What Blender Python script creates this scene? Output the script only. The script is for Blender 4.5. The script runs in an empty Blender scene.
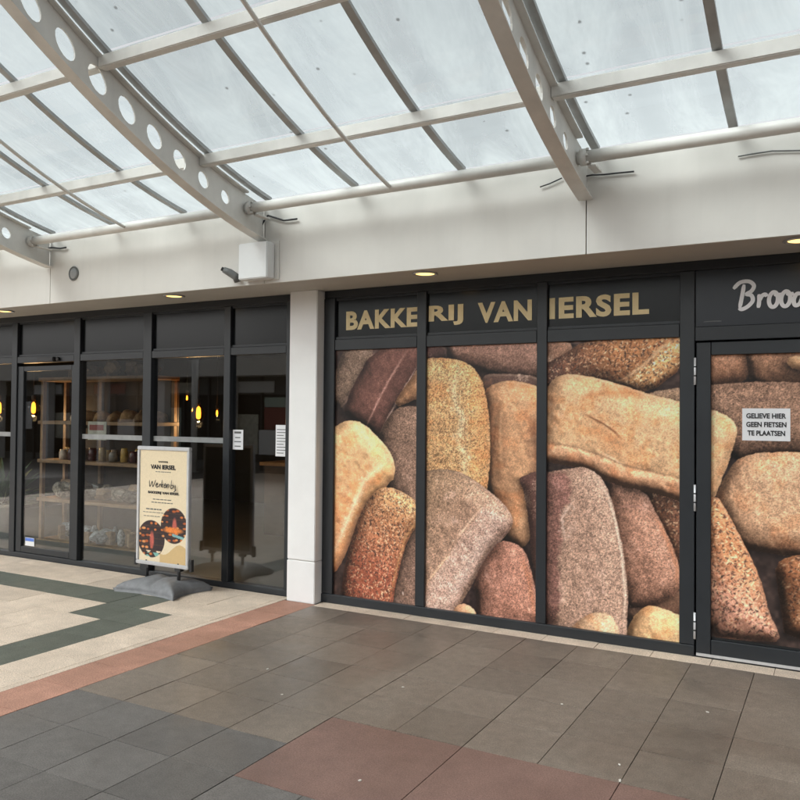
import bpy, bmesh, math, random
import numpy as np
from mathutils import Vector, Matrix
random.seed(7)
RNG = np.random.default_rng(11)
SC = bpy.context.scene
COL = SC.collection
rad = math.radians

# ------------------------------------------------------------------ camera
F_PX, YAW, PITCH, ROLL = 791.06, rad(28.969), rad(1.1226), rad(0.4995)
CAM = np.array([4.1348, -6.0294, 1.7067])
fw = np.array([-math.sin(YAW)*math.cos(PITCH), math.cos(YAW)*math.cos(PITCH), math.sin(PITCH)])
rt = np.array([math.cos(YAW), math.sin(YAW), 0.0]); up = np.cross(rt, fw)
c_, s_ = math.cos(ROLL), math.sin(ROLL)
RM = np.array([c_*rt+s_*up, -s_*rt+c_*up, fw])
cd = bpy.data.cameras.new('camera'); cam = bpy.data.objects.new('camera', cd); COL.objects.link(cam)
cd.sensor_width = 36.0; cd.lens = 36.0*F_PX/800.0; cd.clip_end = 2000.0; cd.clip_start = 0.05
m = Matrix.Identity(4)
for i in range(3):
    m[i][0] = RM[0][i]; m[i][1] = RM[1][i]; m[i][2] = -RM[2][i]; m[i][3] = CAM[i]
cam.matrix_world = m
SC.camera = cam
SC.render.resolution_x = SC.render.resolution_y = 1024

# ------------------------------------------------------------------ sky, sun, exposure
SUN_EL, SUN_AZ = rad(44), rad(212)          # azimuth measured from +Y clockwise
w = bpy.data.worlds.new('World'); SC.world = w; w.use_nodes = True
nt = w.node_tree; nt.nodes.clear()
sky = nt.nodes.new('ShaderNodeTexSky'); sky.sky_type = 'NISHITA'; sky.sun_disc = False
sky.sun_elevation = SUN_EL; sky.sun_rotation = SUN_AZ
sky.air_density = 1.0; sky.dust_density = 6.0; sky.ozone_density = 1.0
hs = nt.nodes.new('ShaderNodeHueSaturation'); hs.inputs['Saturation'].default_value = 0.10
bg = nt.nodes.new('ShaderNodeBackground'); bg.inputs['Strength'].default_value = 0.15
wo = nt.nodes.new('ShaderNodeOutputWorld')
nt.links.new(sky.outputs[0], hs.inputs['Color']); nt.links.new(hs.outputs[0], bg.inputs[0]); nt.links.new(bg.outputs[0], wo.inputs[0])
sl = bpy.data.lights.new('sun', 'SUN'); sl.energy = 1.4; sl.angle = rad(24); sl.color = (1, 0.98, 0.95)
so = bpy.data.objects.new('sun', sl); COL.objects.link(so)
sd = Vector((math.sin(SUN_AZ)*math.cos(SUN_EL), math.cos(SUN_AZ)*math.cos(SUN_EL), math.sin(SUN_EL)))
so.rotation_euler = sd.to_track_quat('Z', 'Y').to_euler(); so.location = (0, -5, 20)
vs = SC.view_settings; vs.view_transform = 'Standard'; vs.look = 'None'; vs.gamma = 1.0; vs.use_curve_mapping = False
vs.exposure = 0.8
SC.cycles.transparent_max_bounces = 24
SC.cycles.max_bounces = 6; SC.cycles.diffuse_bounces = 3; SC.cycles.glossy_bounces = 4; SC.cycles.caustics_reflective = False; SC.cycles.caustics_refractive = False

# ------------------------------------------------------------------ pixel helpers (800 px photograph)
def ray(x, y): return RM.T @ np.array([(x-400)/F_PX, -(y-400)/F_PX, 1.0])
def pix_y(x, y, Y=0.0):
    d = ray(x, y); return CAM + d*((Y-CAM[1])/d[1])
def pix_z(x, y, Z=0.0):
    d = ray(x, y); return CAM + d*((Z-CAM[2])/d[2])
def project(p):
    v = RM @ (np.array(p)-CAM)
    return (None if v[2] < 0.05 else (400+F_PX*v[0]/v[2], 400-F_PX*v[1]/v[2]))

# ------------------------------------------------------------------ materials
def lin(c): return tuple((v/12.92 if v <= .04045 else ((v+.055)/1.055)**2.4) for v in (k/255 for k in c))
def new_mat(name):
    mt = bpy.data.materials.new(name); mt.use_nodes = True; n = mt.node_tree; n.nodes.clear()
    out = n.nodes.new('ShaderNodeOutputMaterial'); return mt, n, out
def mat(name, col, rough=.6, noise=.12, scale=6.0, bump=.0, bscale=80., metal=0., rnd=0., spec=.5, stain=0., detail_scale=None, streak=0.):
    mt, n, out = new_mat(name); L = n.links.new
    b = n.nodes.new('ShaderNodeBsdfPrincipled'); L(b.outputs[0], out.inputs[0])
    b.inputs['Roughness'].default_value = rough; b.inputs['Metallic'].default_value = metal
    b.inputs['Specular IOR Level'].default_value = spec
    tc = n.nodes.new('ShaderNodeNewGeometry')
    nz = n.nodes.new('ShaderNodeTexNoise'); nz.inputs['Scale'].default_value = scale; nz.inputs['Detail'].default_value = 6; nz.inputs['Roughness'].default_value = .65
    L(tc.outputs['Position'], nz.inputs['Vector'])
    mr = n.nodes.new('ShaderNodeMapRange'); mr.inputs[1].default_value = .3; mr.inputs[2].default_value = .7
    mr.inputs[3].default_value = 1-noise; mr.inputs[4].default_value = 1+noise
    L(nz.outputs['Fac'], mr.inputs[0]); val = mr.outputs[0]
    def mul(a, b_):
        q = n.nodes.new('ShaderNodeMath'); q.operation = 'MULTIPLY'; L(a, q.inputs[0]); L(b_, q.inputs[1]); return q.outputs[0]
    if rnd:
        oi = n.nodes.new('ShaderNodeObjectInfo'); m2 = n.nodes.new('ShaderNodeMapRange'); m2.inputs[3].default_value = 1-rnd; m2.inputs[4].default_value = 1+rnd
        L(oi.outputs['Random'], m2.inputs[0]); val = mul(val, m2.outputs[0])
    if streak:
        mp = n.nodes.new('ShaderNodeMapping'); mp.inputs['Scale'].default_value = (3.5, 3.5, .3); L(tc.outputs['Position'], mp.inputs[0])
        d = n.nodes.new('ShaderNodeTexNoise'); d.inputs['Scale'].default_value = 2.2; d.inputs['Detail'].default_value = 4; L(mp.outputs[0], d.inputs['Vector'])
        m3 = n.nodes.new('ShaderNodeMapRange'); m3.inputs[1].default_value = .5; m3.inputs[2].default_value = .75; m3.inputs[3].default_value = 1; m3.inputs[4].default_value = 1-streak*2; L(d.outputs['Fac'], m3.inputs[0]); val = mul(val, m3.outputs[0])
    if detail_scale:
        d = n.nodes.new('ShaderNodeTexNoise'); d.inputs['Scale'].default_value = detail_scale; d.inputs['Detail'].default_value = 3
        L(tc.outputs['Position'], d.inputs['Vector']); m3 = n.nodes.new('ShaderNodeMapRange'); m3.inputs[1].default_value = .3; m3.inputs[2].default_value = .7
        m3.inputs[3].default_value = .66; m3.inputs[4].default_value = 1.34; L(d.outputs['Fac'], m3.inputs[0]); val = mul(val, m3.outputs[0])
    if stain:
        d = n.nodes.new('ShaderNodeTexNoise'); d.inputs['Scale'].default_value = .9; d.inputs['Detail'].default_value = 5; d.inputs['Distortion'].default_value = 1.2
        L(tc.outputs['Position'], d.inputs['Vector']); m3 = n.nodes.new('ShaderNodeMapRange'); m3.inputs[1].default_value = .38; m3.inputs[2].default_value = .62
        m3.inputs[3].default_value = 1-stain; m3.inputs[4].default_value = 1+stain; L(d.outputs['Fac'], m3.inputs[0]); val = mul(val, m3.outputs[0])
        mr4 = n.nodes.new('ShaderNodeMapRange'); mr4.inputs[1].default_value = .38; mr4.inputs[2].default_value = .62; mr4.inputs[3].default_value = max(.05, rough-.14); mr4.inputs[4].default_value = min(1, rough+.1)
        L(d.outputs['Fac'], mr4.inputs[0]); L(mr4.outputs[0], b.inputs['Roughness'])
    vm = n.nodes.new('ShaderNodeVectorMath'); vm.operation = 'SCALE'; vm.inputs[0].default_value = col
    L(val, vm.inputs['Scale']); L(vm.outputs[0], b.inputs['Base Color'])
    if bump:
        bn = n.nodes.new('ShaderNodeTexNoise'); bn.inputs['Scale'].default_value = bscale; bn.inputs['Detail'].default_value = 4
        L(tc.outputs['Position'], bn.inputs['Vector'])
        bp = n.nodes.new('ShaderNodeBump'); bp.inputs['Strength'].default_value = bump; bp.inputs['Distance'].default_value = .004
        L(bn.outputs['Fac'], bp.inputs['Height']); L(bp.outputs[0], b.inputs['Normal'])
    return mt
def emis(name, col, st):
    mt, n, out = new_mat(name); e = n.nodes.new('ShaderNodeEmission'); e.inputs[0].default_value = (*col, 1); e.inputs[1].default_value = st
    n.links.new(e.outputs[0], out.inputs[0]); return mt
def glass(name, tint, dirt=.0, dirt_col=(.6, .63, .62), refl=1.0, dscale=1.6, vary=0.0):
    """thin pane: see-through, Fresnel mirror, a film of dirt that scatters"""
    mt, n, out = new_mat(name); L = n.links.new
    tr = n.nodes.new('ShaderNodeBsdfTransparent'); tr.inputs[0].default_value = (*tint, 1)
    gl = n.nodes.new('ShaderNodeBsdfGlossy'); gl.inputs['Roughness'].default_value = .015; gl.inputs[0].default_value = (.95, .97, 1, 1)
    lw = n.nodes.new('ShaderNodeLayerWeight'); lw.inputs[0].default_value = .5
    pw = n.nodes.new('ShaderNodeMath'); pw.operation = 'POWER'; pw.inputs[1].default_value = 5.0; L(lw.outputs['Facing'], pw.inputs[0])
    fm = n.nodes.new('ShaderNodeMath'); fm.operation = 'MULTIPLY_ADD'; fm.inputs[1].default_value = .95*refl; fm.inputs[2].default_value = .04*refl; fm.use_clamp = True; L(pw.outputs[0], fm.inputs[0])
    mx = n.nodes.new('ShaderNodeMixShader'); L(fm.outputs[0], mx.inputs[0]); L(tr.outputs[0], mx.inputs[1]); L(gl.outputs[0], mx.inputs[2])
    last = mx.outputs[0]
    if vary:
        oi = n.nodes.new('ShaderNodeObjectInfo'); vr = n.nodes.new('ShaderNodeMapRange'); vr.inputs[3].default_value = 1-vary*1.6; vr.inputs[4].default_value = 1+vary*.5; L(oi.outputs['Random'], vr.inputs[0])
        vm = n.nodes.new('ShaderNodeVectorMath'); vm.operation = 'SCALE'; vm.inputs[0].default_value = tint; L(vr.outputs[0], vm.inputs['Scale']); L(vm.outputs[0], tr.inputs[0])
    if dirt:
        g = n.nodes.new('ShaderNodeNewGeometry')
        mp = n.nodes.new('ShaderNodeMapping'); mp.inputs['Scale'].default_value = (2.2, .7, .7); L(g.outputs['Position'], mp.inputs[0])
        nz = n.nodes.new('ShaderNodeTexNoise'); nz.inputs['Scale'].default_value = dscale; nz.inputs['Detail'].default_value = 5; nz.inputs['Roughness'].default_value = .62; nz.inputs['Distortion'].default_value = .6
        L(mp.outputs[0], nz.inputs['Vector'])
        mr = n.nodes.new('ShaderNodeMapRange'); mr.inputs[1].default_value = .36; mr.inputs[2].default_value = .72; mr.inputs[3].default_value = dirt*.35; mr.inputs[4].default_value = dirt
        L(nz.outputs['Fac'], mr.inputs[0])
        # small dark blobs (leaf bits, droppings)
        vo = n.nodes.new('ShaderNodeTexVoronoi'); vo.inputs['Scale'].default_value = 6.5; L(g.outputs['Position'], vo.inputs['Vector'])
        sp = n.nodes.new('ShaderNodeMapRange'); sp.inputs[1].default_value = .10; sp.inputs[2].default_value = .05; sp.inputs[3].default_value = 0; sp.inputs[4].default_value = .6; L(vo.outputs['Distance'], sp.inputs[0])
        n2 = n.nodes.new('ShaderNodeTexNoise'); n2.inputs['Scale'].default_value = 1.1; L(g.outputs['Position'], n2.inputs['Vector'])
        th = n.nodes.new('ShaderNodeMath'); th.operation = 'GREATER_THAN'; th.inputs[1].default_value = .52; L(n2.outputs['Fac'], th.inputs[0])
        sm = n.nodes.new('ShaderNodeMath'); sm.operation = 'MULTIPLY'; L(sp.outputs[0], sm.inputs[0]); L(th.outputs[0], sm.inputs[1])
        df = n.nodes.new('ShaderNodeBsdfTranslucent'); df.inputs[0].default_value = (*dirt_col, 1)
        d2 = n.nodes.new('ShaderNodeBsdfDiffuse'); d2.inputs[0].default_value = (.2, .2, .19, 1)
        m2 = n.nodes.new('ShaderNodeMixShader'); L(mr.outputs[0], m2.inputs[0]); L(last, m2.inputs[1]); L(df.outputs[0], m2.inputs[2])
        m3 = n.nodes.new('ShaderNodeMixShader'); L(sm.outputs[0], m3.inputs[0]); L(m2.outputs[0], m3.inputs[1]); L(d2.outputs[0], m3.inputs[2])
        last = m3.outputs[0]
    L(last, out.inputs[0]); return mt
def print_mat(name, rough=.38):
    mt, n, out = new_mat(name); L = n.links.new
    b = n.nodes.new('ShaderNodeBsdfPrincipled'); b.inputs['Roughness'].default_value = rough; b.inputs['Specular IOR Level'].default_value = .35
    a = n.nodes.new('ShaderNodeAttribute'); a.attribute_name = 'ink'
    g = n.nodes.new('ShaderNodeNewGeometry'); nz = n.nodes.new('ShaderNodeTexNoise'); nz.inputs['Scale'].default_value = 260; nz.inputs['Detail'].default_value = 2
    L(g.outputs['Position'], nz.inputs['Vector'])
    mr = n.nodes.new('ShaderNodeMapRange'); mr.inputs[1].default_value = .3; mr.inputs[2].default_value = .7; mr.inputs[3].default_value = .86; mr.inputs[4].default_value = 1.14; L(nz.outputs['Fac'], mr.inputs[0])
    vm = n.nodes.new('ShaderNodeVectorMath'); vm.operation = 'SCALE'; L(a.outputs['Color'], vm.inputs[0]); L(mr.outputs[0], vm.inputs['Scale'])
    L(vm.outputs[0], b.inputs['Base Color']); L(b.outputs[0], out.inputs[0]); return mt

M = {}
M['frame'] = mat('anthracite_frame', (.019, .022, .026), .40, .12, 3, .02, 300)
M['toplight'] = mat('dark_toplight_glass', (.006, .007, .008), .22, .15, 1.5, spec=.3)
M['signpanel'] = mat('dark_blue_panel', (.012, .015, .022), .3, .12, 2)
M['gold'] = mat('gold_vinyl', (.80, .64, .35), .45, .08, 9)
M['whitevinyl'] = mat('white_vinyl', (.90, .90, .92), .5, .03, 9)
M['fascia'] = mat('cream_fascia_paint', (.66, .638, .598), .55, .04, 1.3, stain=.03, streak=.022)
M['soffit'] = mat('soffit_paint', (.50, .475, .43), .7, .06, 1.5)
M['pillar'] = mat('white_pillar_paint', (.84, .835, .83), .55, .035, 2.5, .03, 60)
M['steel'] = mat('cream_steel_paint', (.70, .685, .65), .45, .07, 5, .03, 120, streak=.05)
M['bar'] = mat('grey_glazing_bar', (.40, .41, .41), .5, .15, 8)
M['roofglass'] = glass('roof_glass', (.77, .845, .85), dirt=.62, dirt_col=(.56, .62, .62), vary=.15, dscale=1.1)
M['farglass'] = glass('far_roof_glass', (.80, .83, .83))
M['glass'] = glass('shop_glass', (.92, .94, .94), refl=1.7)
M['brown'] = mat('brown_paving', (.158, .131, .108), .46, .16, 14, .28, 260, rnd=.13, stain=.13, detail_scale=150, spec=.35)
M['grey'] = mat('grey_paving', (.112, .105, .099), .48, .15, 14, .25, 260, rnd=.16, stain=.08, detail_scale=150, spec=.35)
M['red'] = mat('red_paving', (.155, .096, .080), .48, .12, 7, .25, 260, rnd=.06, stain=.10, detail_scale=150, spec=.35)
M['beige'] = mat('beige_paving', (.56, .465, .375), .7, .12, 7, .25, 260, rnd=.07, stain=.08, detail_scale=120, spec=.3)
M['green'] = mat('green_grey_paving', (.105, .115, .095), .7, .14, 7, .25, 260, rnd=.06, stain=.08, detail_scale=120, spec=.3)
M['band'] = mat('terracotta_paving', (.36, .195, .142), .7, .14, 7, .25, 260, rnd=.07, stain=.1, detail_scale=120, spec=.3)
M['joint'] = mat('joint_sand', (.07, .061, .053), .95, .5, 9)
M['wood'] = mat('shelf_wood', (.30, .18, .09), .6, .35, 6, .1, 60)
M['darkwood'] = mat('dark_wood', (.07, .045, .03), .6, .3, 6)
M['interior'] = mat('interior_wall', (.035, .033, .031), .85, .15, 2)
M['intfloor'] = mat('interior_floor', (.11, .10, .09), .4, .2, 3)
M['white'] = mat('white_plastic', (.74, .75, .75), .45, .03, 3)
M['paper'] = mat('white_paper', (.78, .78, .80), .7, .03, 20)
M['ink'] = mat('black_ink', (.02, .02, .022), .7, .1, 20)
M['alu'] = mat('brushed_aluminium', (.62, .63, .65), .38, .06, 30, metal=.55)
M['rubber'] = mat('grey_recycled_rubber', (.155, .158, .165), .6, .2, 14, .25, 120)
M['blackplastic'] = mat('black_plastic', (.022, .022, .024), .5, .2, 10)
M['greyplastic'] = mat('grey_plastic', (.13, .135, .13), .5, .2, 10)
M['hinge'] = mat('hinge_metal', (.72, .73, .75), .35, .05, 20, metal=.3)
M['bread'] = mat('bread_crust', (.42, .24, .11), .8, .4, 30, .3, 90, rnd=.3)
M['bag'] = mat('cellophane_bag', (.26, .22, .17), .25, .7, 25, .3, 60, rnd=.4)
M['jar'] = mat('jar_label', (.45, .36, .28), .3, .5, 18, rnd=.45)
M['glassware'] = mat('clear_packaging', (.30, .31, .31), .15, .7, 30, rnd=.4)
M['leaf'] = mat('plant_leaf', (.05, .10, .035), .5, .4, 20, rnd=.2)
M['pot'] = mat('plant_pot', (.42, .42, .40), .6, .1, 8)
M['bulb'] = emis('bulb_glow', (1, .40, .05), 4.0)
M['bulbglass'] = glass('amber_bulb_glass', (1, .72, .35), refl=1.0)
M['lamp'] = emis('downlight_glow', (1, .62, .20), 1.6)
M['roofing'] = mat('roof_felt', (.25, .25, .25), .9, .2, 2)
M['signred'] = mat('red_shop_sign', (.30, .07, .055), .5, .1, 5)
M['signgreen'] = mat('green_shop_sign', (.45, .55, .48), .5, .1, 5)
M['frost'] = mat('frosted_band', (.27, .275, .275), .6, .15, 12)
M['card'] = mat('picture_card', (.62, .60, .50), .6, .3, 9)
M['blue'] = mat('blue_sticker', (.10, .2, .6), .5, .1, 9)
M['litter'] = mat('pale_litter', (.55, .52, .47), .8, .2, 60)
M['ground'] = mat('distant_paving', (.17, .155, .14), .8, .2, 1.5, stain=.1)
M['hole'] = mat('black_void', (.012, .012, .012), .9, .1, 5)

# ------------------------------------------------------------------ object helpers
def tag(o, label=None, cat=None, group=None, kind=None):
    if label: o['label'] = label
    if cat: o['category'] = cat
    if group: o['group'] = group
    if kind: o['kind'] = kind
    return o
def empty(name, loc=(0, 0, 0)):
    o = bpy.data.objects.new(name, None); o.location = loc; o.empty_display_size = .1; COL.objects.link(o); return o
def put(name, me, mt, parent=None, loc=(0, 0, 0), rot=None):
    """loc is in world space; parents are never rotated"""
    o = bpy.data.objects.new(name, me); COL.objects.link(o)
    if mt is not None and not me.materials: me.materials.append(mt)
    l = Vector(loc)
    if parent:
        o.parent = parent; q = parent
        while q: l = l - q.location; q = q.parent
    o.location = l
    if rot: o.rotation_euler = rot
    return o
def mesh(verts, faces, smooth=False):
    me = bpy.data.meshes.new('m'); me.from_pydata([tuple(v) for v in verts], [], faces); me.update()
    if smooth:
        for p in me.polygons: p.use_smooth = True
    return me
_bx = {}
def box_mesh(dx, dy, dz, mt, bev=0.0):
    k = (round(dx, 4), round(dy, 4), round(dz, 4), mt.name if mt else '', bev)
    if k in _bx: return _bx[k]
    bm = bmesh.new(); bmesh.ops.create_cube(bm, size=1.0)
    for v in bm.verts: v.co = Vector((v.co.x*dx, v.co.y*dy, v.co.z*dz))
    if bev: bmesh.ops.bevel(bm, geom=bm.edges[:], offset=bev, segments=1 if bev < .006 else 2, affect='EDGES')
    me = bpy.data.meshes.new('box'); bm.to_mesh(me); bm.free()
    if mt: me.materials.append(mt)
    _bx[k] = me; return me
def box(name, x0, x1, y0, y1, z0, z1, mt, parent=None, bev=0.0):
    return put(name, box_mesh(x1-x0, y1-y0, z1-z0, mt, bev), mt, parent, ((x0+x1)/2, (y0+y1)/2, (z0+z1)/2))
def tube_mesh(pts, r, seg=10, caps=True):
    pts = [Vector(p) for p in pts]; vs_, fs = [], []
    rr = r if isinstance(r, (list, tuple)) else [r]*len(pts)
    for i, p in enumerate(pts):
        t = (pts[min(i+1, len(pts)-1)]-pts[max(i-1, 0)]).normalized()
        a = Vector((0, 0, 1)) if abs(t.z) < .9 else Vector((1, 0, 0))
        u = t.cross(a).normalized(); v = t.cross(u)
        for k in range(seg):
            an = 2*math.pi*k/seg; vs_.append(p+(u*math.cos(an)+v*math.sin(an))*rr[i])
    for i in range(len(pts)-1):
        for k in range(seg):
            k2 = (k+1) % seg; fs.append((i*seg+k, i*seg+k2, (i+1)*seg+k2, (i+1)*seg+k))
    if caps: fs.append(tuple(range(seg))[::-1]); fs.append(tuple(range((len(pts)-1)*seg, len(pts)*seg)))
    return mesh(vs_, fs, True)
def lathe_mesh(prof, seg=20):
    vs_, fs = [], []
    for r, z in prof:
        for k in range(seg):
            a = 2*math.pi*k/seg; vs_.append((r*math.cos(a), r*math.sin(a), z))
    for i in range(len(prof)-1):
        for k in range(seg):
            k2 = (k+1) % seg; fs.append((i*seg+k, i*seg+k2, (i+1)*seg+k2, (i+1)*seg+k))
    fs.append(tuple(range(seg))[::-1]); fs.append(tuple(range((len(prof)-1)*seg, len(prof)*seg)))
    return mesh(vs_, fs, True)
def text_mesh(txt, bold=0.0, depth=.0012, spacing=1.0):
    cu = bpy.data.curves.new('t', 'FONT'); cu.body = txt; cu.size = 1.0; cu.offset = bold; cu.extrude = depth; cu.space_character = spacing; cu.resolution_u = 4
    o = bpy.data.objects.new('t', cu); COL.objects.link(o)
    dg = bpy.context.evaluated_depsgraph_get(); dg.update(); me = bpy.data.meshes.new_from_object(o.evaluated_get(dg))
    bpy.data.objects.remove(o); me.materials.clear(); return me
def fit_text(me, x0, x1, z0, z1, y, tilt=None):
    """lay the text in a wall plane facing -Y: x0..x1, z0..z1"""
    co = np.empty(len(me.vertices)*3); me.vertices.foreach_get('co', co); co = co.reshape(-1, 3)
    a, b = co.min(0), co.max(0)
    X = x0+(co[:, 0]-a[0])/(b[0]-a[0])*(x1-x0); Z = z0+(co[:, 1]-a[1])/(b[1]-a[1])*(z1-z0)
    Y = y-(co[:, 2]-a[2])
    out = np.stack([X, Y, Z], 1); cx = np.array([(x0+x1)/2, y, (z0+z1)/2]); out -= cx
    me.vertices.foreach_set('co', out.ravel()); me.update(); return me, tuple(cx)
def wall_text(name, txt, x0, x1, z0, z1, y, mt, parent, bold=0.0, spacing=1.0):
    me, c = fit_text(text_mesh(txt, bold, spacing=spacing), x0, x1, z0, z1, y)
    return put(name, me, mt, parent, c)

# ================================================================== SETTING
PW = 12.7                                    # width of the passage between the two shop rows
# ground sheet (reaches the horizon)
g = mesh([(-600, -600, 0), (600, -600, 0), (600, 600, 0), (-600, 600, 0)], [(0, 1, 2, 3)])
tag(put('ground', g, M['ground'], None, (0, 0, -.055)), kind='structure')
jb = mesh([(-14, -12.6, 0), (12, -12.6, 0), (12, .06, 0), (-14, .06, 0)], [(0, 1, 2, 3)])

pav = tag(empty('pavement', (3, -2, 0)), kind='structure')
ent = tag(empty('entrance_paving', (-2, -2, 0)), kind='structure')
put('joint_bed', jb, M['joint'], pav, (0, 0, -.007))
TP, RP, X0 = .4025, .42, .02
tiles = []      # (x0,x1,y0,y1,material,parent)
ylines = [-.18, -.58] + [-.58-RP*k for k in range(1, 30)]
xl = [X0+TP*k for k in range(0, 30)]
red_r0 = 5      # row index (between ylines[5]=-2.26 and ylines[6])
for i in range(len(xl)-1):
    for j in range(len(ylines)-1):
        y1, y0 = ylines[j], ylines[j+1]; x0, x1 = xl[i], xl[i+1]
        inred = i >= 4 and j in (5, 6)
        if inred:
            if (i-4) % 2 == 0 and j == 5: tiles.append((x0, xl[i+2] if i+2 < len(xl) else x1, ylines[7], y1, 'red', pav))
            continue
        mt = 'brown' if (j < 5 or (j == 5 and i < 4)) else 'grey'
        if j >= 11 and mt == 'grey': mt = 'brown'
        tiles.append((x0, x1, y0, y1, mt, pav))
# pale strip along the right-hand shop front
x = .0
xs = [.02]+[.135+.4025*k for k in range(1, 30)]
for a, b in zip(xs[:-1], xs[1:]): tiles.append((a, b, -.18, -.012, 'beige', pav))
# terracotta band and cut strip
for j in range(len(ylines)-1): tiles.append((-.335, .02, ylines[j+1], ylines[j] if j else -.13, 'band', ent))
ey = [-.022, -.22, -.64]+[-.64-.41*k for k in range(1, 29)]
for j in range(1, len(ey)-1): tiles.append((-.40, -.335, ey[j+1], ey[j], 'beige', ent))
tiles.append((-.40, -.335, -.22, -.022, 'beige', ent))
ex = [-.40-.405*k for k in range(0, 26)]
for i in range(len(ex)-1):
    for j in range(len(ey)-1):
        dk = (j == 2 and i >= 2) or (j == 3 and i in (1, 2)) or (j >= 4 and i == 1)
        tiles.append((ex[i+1], ex[i], ey[j+1], ey[j], 'green' if dk else 'beige', ent))
GAP = .004
def tile_verts(x0, x1, y0, y1, z):
    g_ = GAP/2; b = .0012
    o = [(x0+g_, y0+g_), (x1-g_, y0+g_), (x1-g_, y1-g_), (x0+g_, y1-g_)]
    i_ = [(x0+g_+b, y0+g_+b), (x1-g_-b, y0+g_+b), (x1-g_-b, y1-g_-b), (x0+g_+b, y1-g_-b)]
    v = [(a, c, -.03) for a, c in o]+[(a, c, z-.0006) for a, c in o]+[(a, c, z) for a, c in i_]
    f = [(8, 9, 10, 11)]
    for k in range(4):
        k2 = (k+1) % 4; f += [(k, k2, 4+k2, 4+k), (4+k, 4+k2, 8+k2, 8+k)]
    return v, f
_tm = {}
def score(t):
    p = project(((t[0]+t[1])/2, (t[2]+t[3])/2, 0))
    if p is None: return -1
    vis = -40 < p[0] < 840 and -40 < p[1] < 845
    d = math.hypot((t[0]+t[1])/2-CAM[0], (t[2]+t[3])/2-CAM[1])
    return 1000-d if vis else -d
for par in (pav, ent):
    ts = sorted([t for t in tiles if t[5] is par], key=score, reverse=True)
    rest = {}
    for n_, t in enumerate(ts):
        if n_ < 285 and score(t) > 0:
            k = (round(t[1]-t[0], 4), round(t[3]-t[2], 4), t[4])
            if k not in _tm:
                v, f = tile_verts(-k[0]/2, k[0]/2, -k[1]/2, k[1]/2, 0); _tm[k] = mesh(v, f); _tm[k].materials.append(M[t[4]])
            o = put('tile', _tm[k], None, par, ((t[0]+t[1])/2, (t[2]+t[3])/2, random.uniform(-.0012, .0008)))
            o.rotation_euler = (random.uniform(-.0022, .0022), random.uniform(-.0022, .0022), random.uniform(-.003, .003))
        else: rest.setdefault(t[4], []).append(t)
    for mk, lst in rest.items():
        V, Fc = [], []
        for t in lst:
            v, f = tile_verts(t[0], t[1], t[2], t[3], random.uniform(-.0012, .0008)); o_ = len(V); V += v; Fc += [tuple(q+o_ for q in ff) for ff in f]
        tag(put('paving_tiles', mesh(V, Fc), M[mk], par, (0, 0, 0)), kind='stuff')

# ================================================================== THE BUILDING (fascia, soffit, roof, shop shell)
FY, ZS, ZF = -.65, 2.845, 3.37
bld = tag(empty('shop_building', (0, 4, 0)), 'cream fascia and soffit of the low shop building above both shopfronts', 'building')
jx = [-8.64, -5.82, -2.99, -.19, 2.615, 5.43, 8.2]
for a, b in zip(jx[:-1], jx[1:]):
    box('fascia_panel', a+.004, b-.004, FY, FY+.03, ZS-.012, ZF, M['fascia'], bld)
box('fascia_backing', -8.6, 8.2, FY+.0305, FY+.06, ZS+.005, ZF-.032, M['hole'], bld)
box('gutter', -8.6, 8.2, FY+.002, FY+.25, ZF+.0005, 3.545, M['fascia'], bld)
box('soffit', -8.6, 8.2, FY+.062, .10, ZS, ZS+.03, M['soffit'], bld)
box('roof_slab', -8.6, 8.2, FY+.27, 9.0, ZS+.05, 3.5, M['roofing'], bld)
# shop interior shell
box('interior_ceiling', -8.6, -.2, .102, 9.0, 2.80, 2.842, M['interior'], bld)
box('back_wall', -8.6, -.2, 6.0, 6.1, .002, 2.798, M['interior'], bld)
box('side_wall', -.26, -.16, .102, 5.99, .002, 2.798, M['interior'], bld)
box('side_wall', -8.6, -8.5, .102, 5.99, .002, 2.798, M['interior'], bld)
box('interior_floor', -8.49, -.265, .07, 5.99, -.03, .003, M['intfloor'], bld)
box('backing_wall', .0, 8.2, .16, .22, .0, 2.84, M['hole'], bld)

# pillar
pil = tag(empty('pillar', (-.155, -.06, 0)), 'white painted square pillar between the two bakery shopfronts', 'pillar')
box('plinth', -.312, .0, -.126, .10, -.006, .372, M['pillar'], pil, .006)
box('shaft', -.310, -.002, -.124, .098, .378, ZS, M['pillar'], pil, .006)
box('joint_core', -.300, -.012, -.114, .09, .36, .39, M['soffit'], pil)

# ================================================================== RIGHT SHOPFRONT with bread prints
exec_prints = []
sfr = tag(empty('printed_shopfront', (2, 0, 0)), 'dark grey shopfront with printed bread panels and gold bakery lettering', 'shopfront')
DY0, DY1 = -.012, .085                        # frame depth
ZT0, ZT1, ZH = 2.295, 2.395, 2.775
box('sill', .0, 3.232, DY0-.01, DY1, .0, .078, M['frame'], sfr, .004)
box('head', .0, 6.2, DY0, DY1, ZH, ZS-.001, M['frame'], sfr, .004)
muls = [(.0, .117), (.966, 1.055), (2.043, 2.126), (3.128, 3.232)]
for a, b in muls: box('mullion', a, b, DY0-.004, DY1, .080, ZH-.002, M['frame'], sfr, .004)
spans = [(.119, .964), (1.057, 2.041), (2.128, 3.126)]
for a, b in spans:
    box('transom', a, b, DY0, DY1, ZT0, ZT1, M['frame'], sfr, .004)
    box('toplight', a, b, .018, .045, ZT1+.002, ZH-.002, M['toplight'], sfr)
    for zz in (ZT1+.002, ZH-.022): box('glazing_bead', a, b, .004, .017, zz, zz+.02, M['frame'], sfr)
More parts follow.
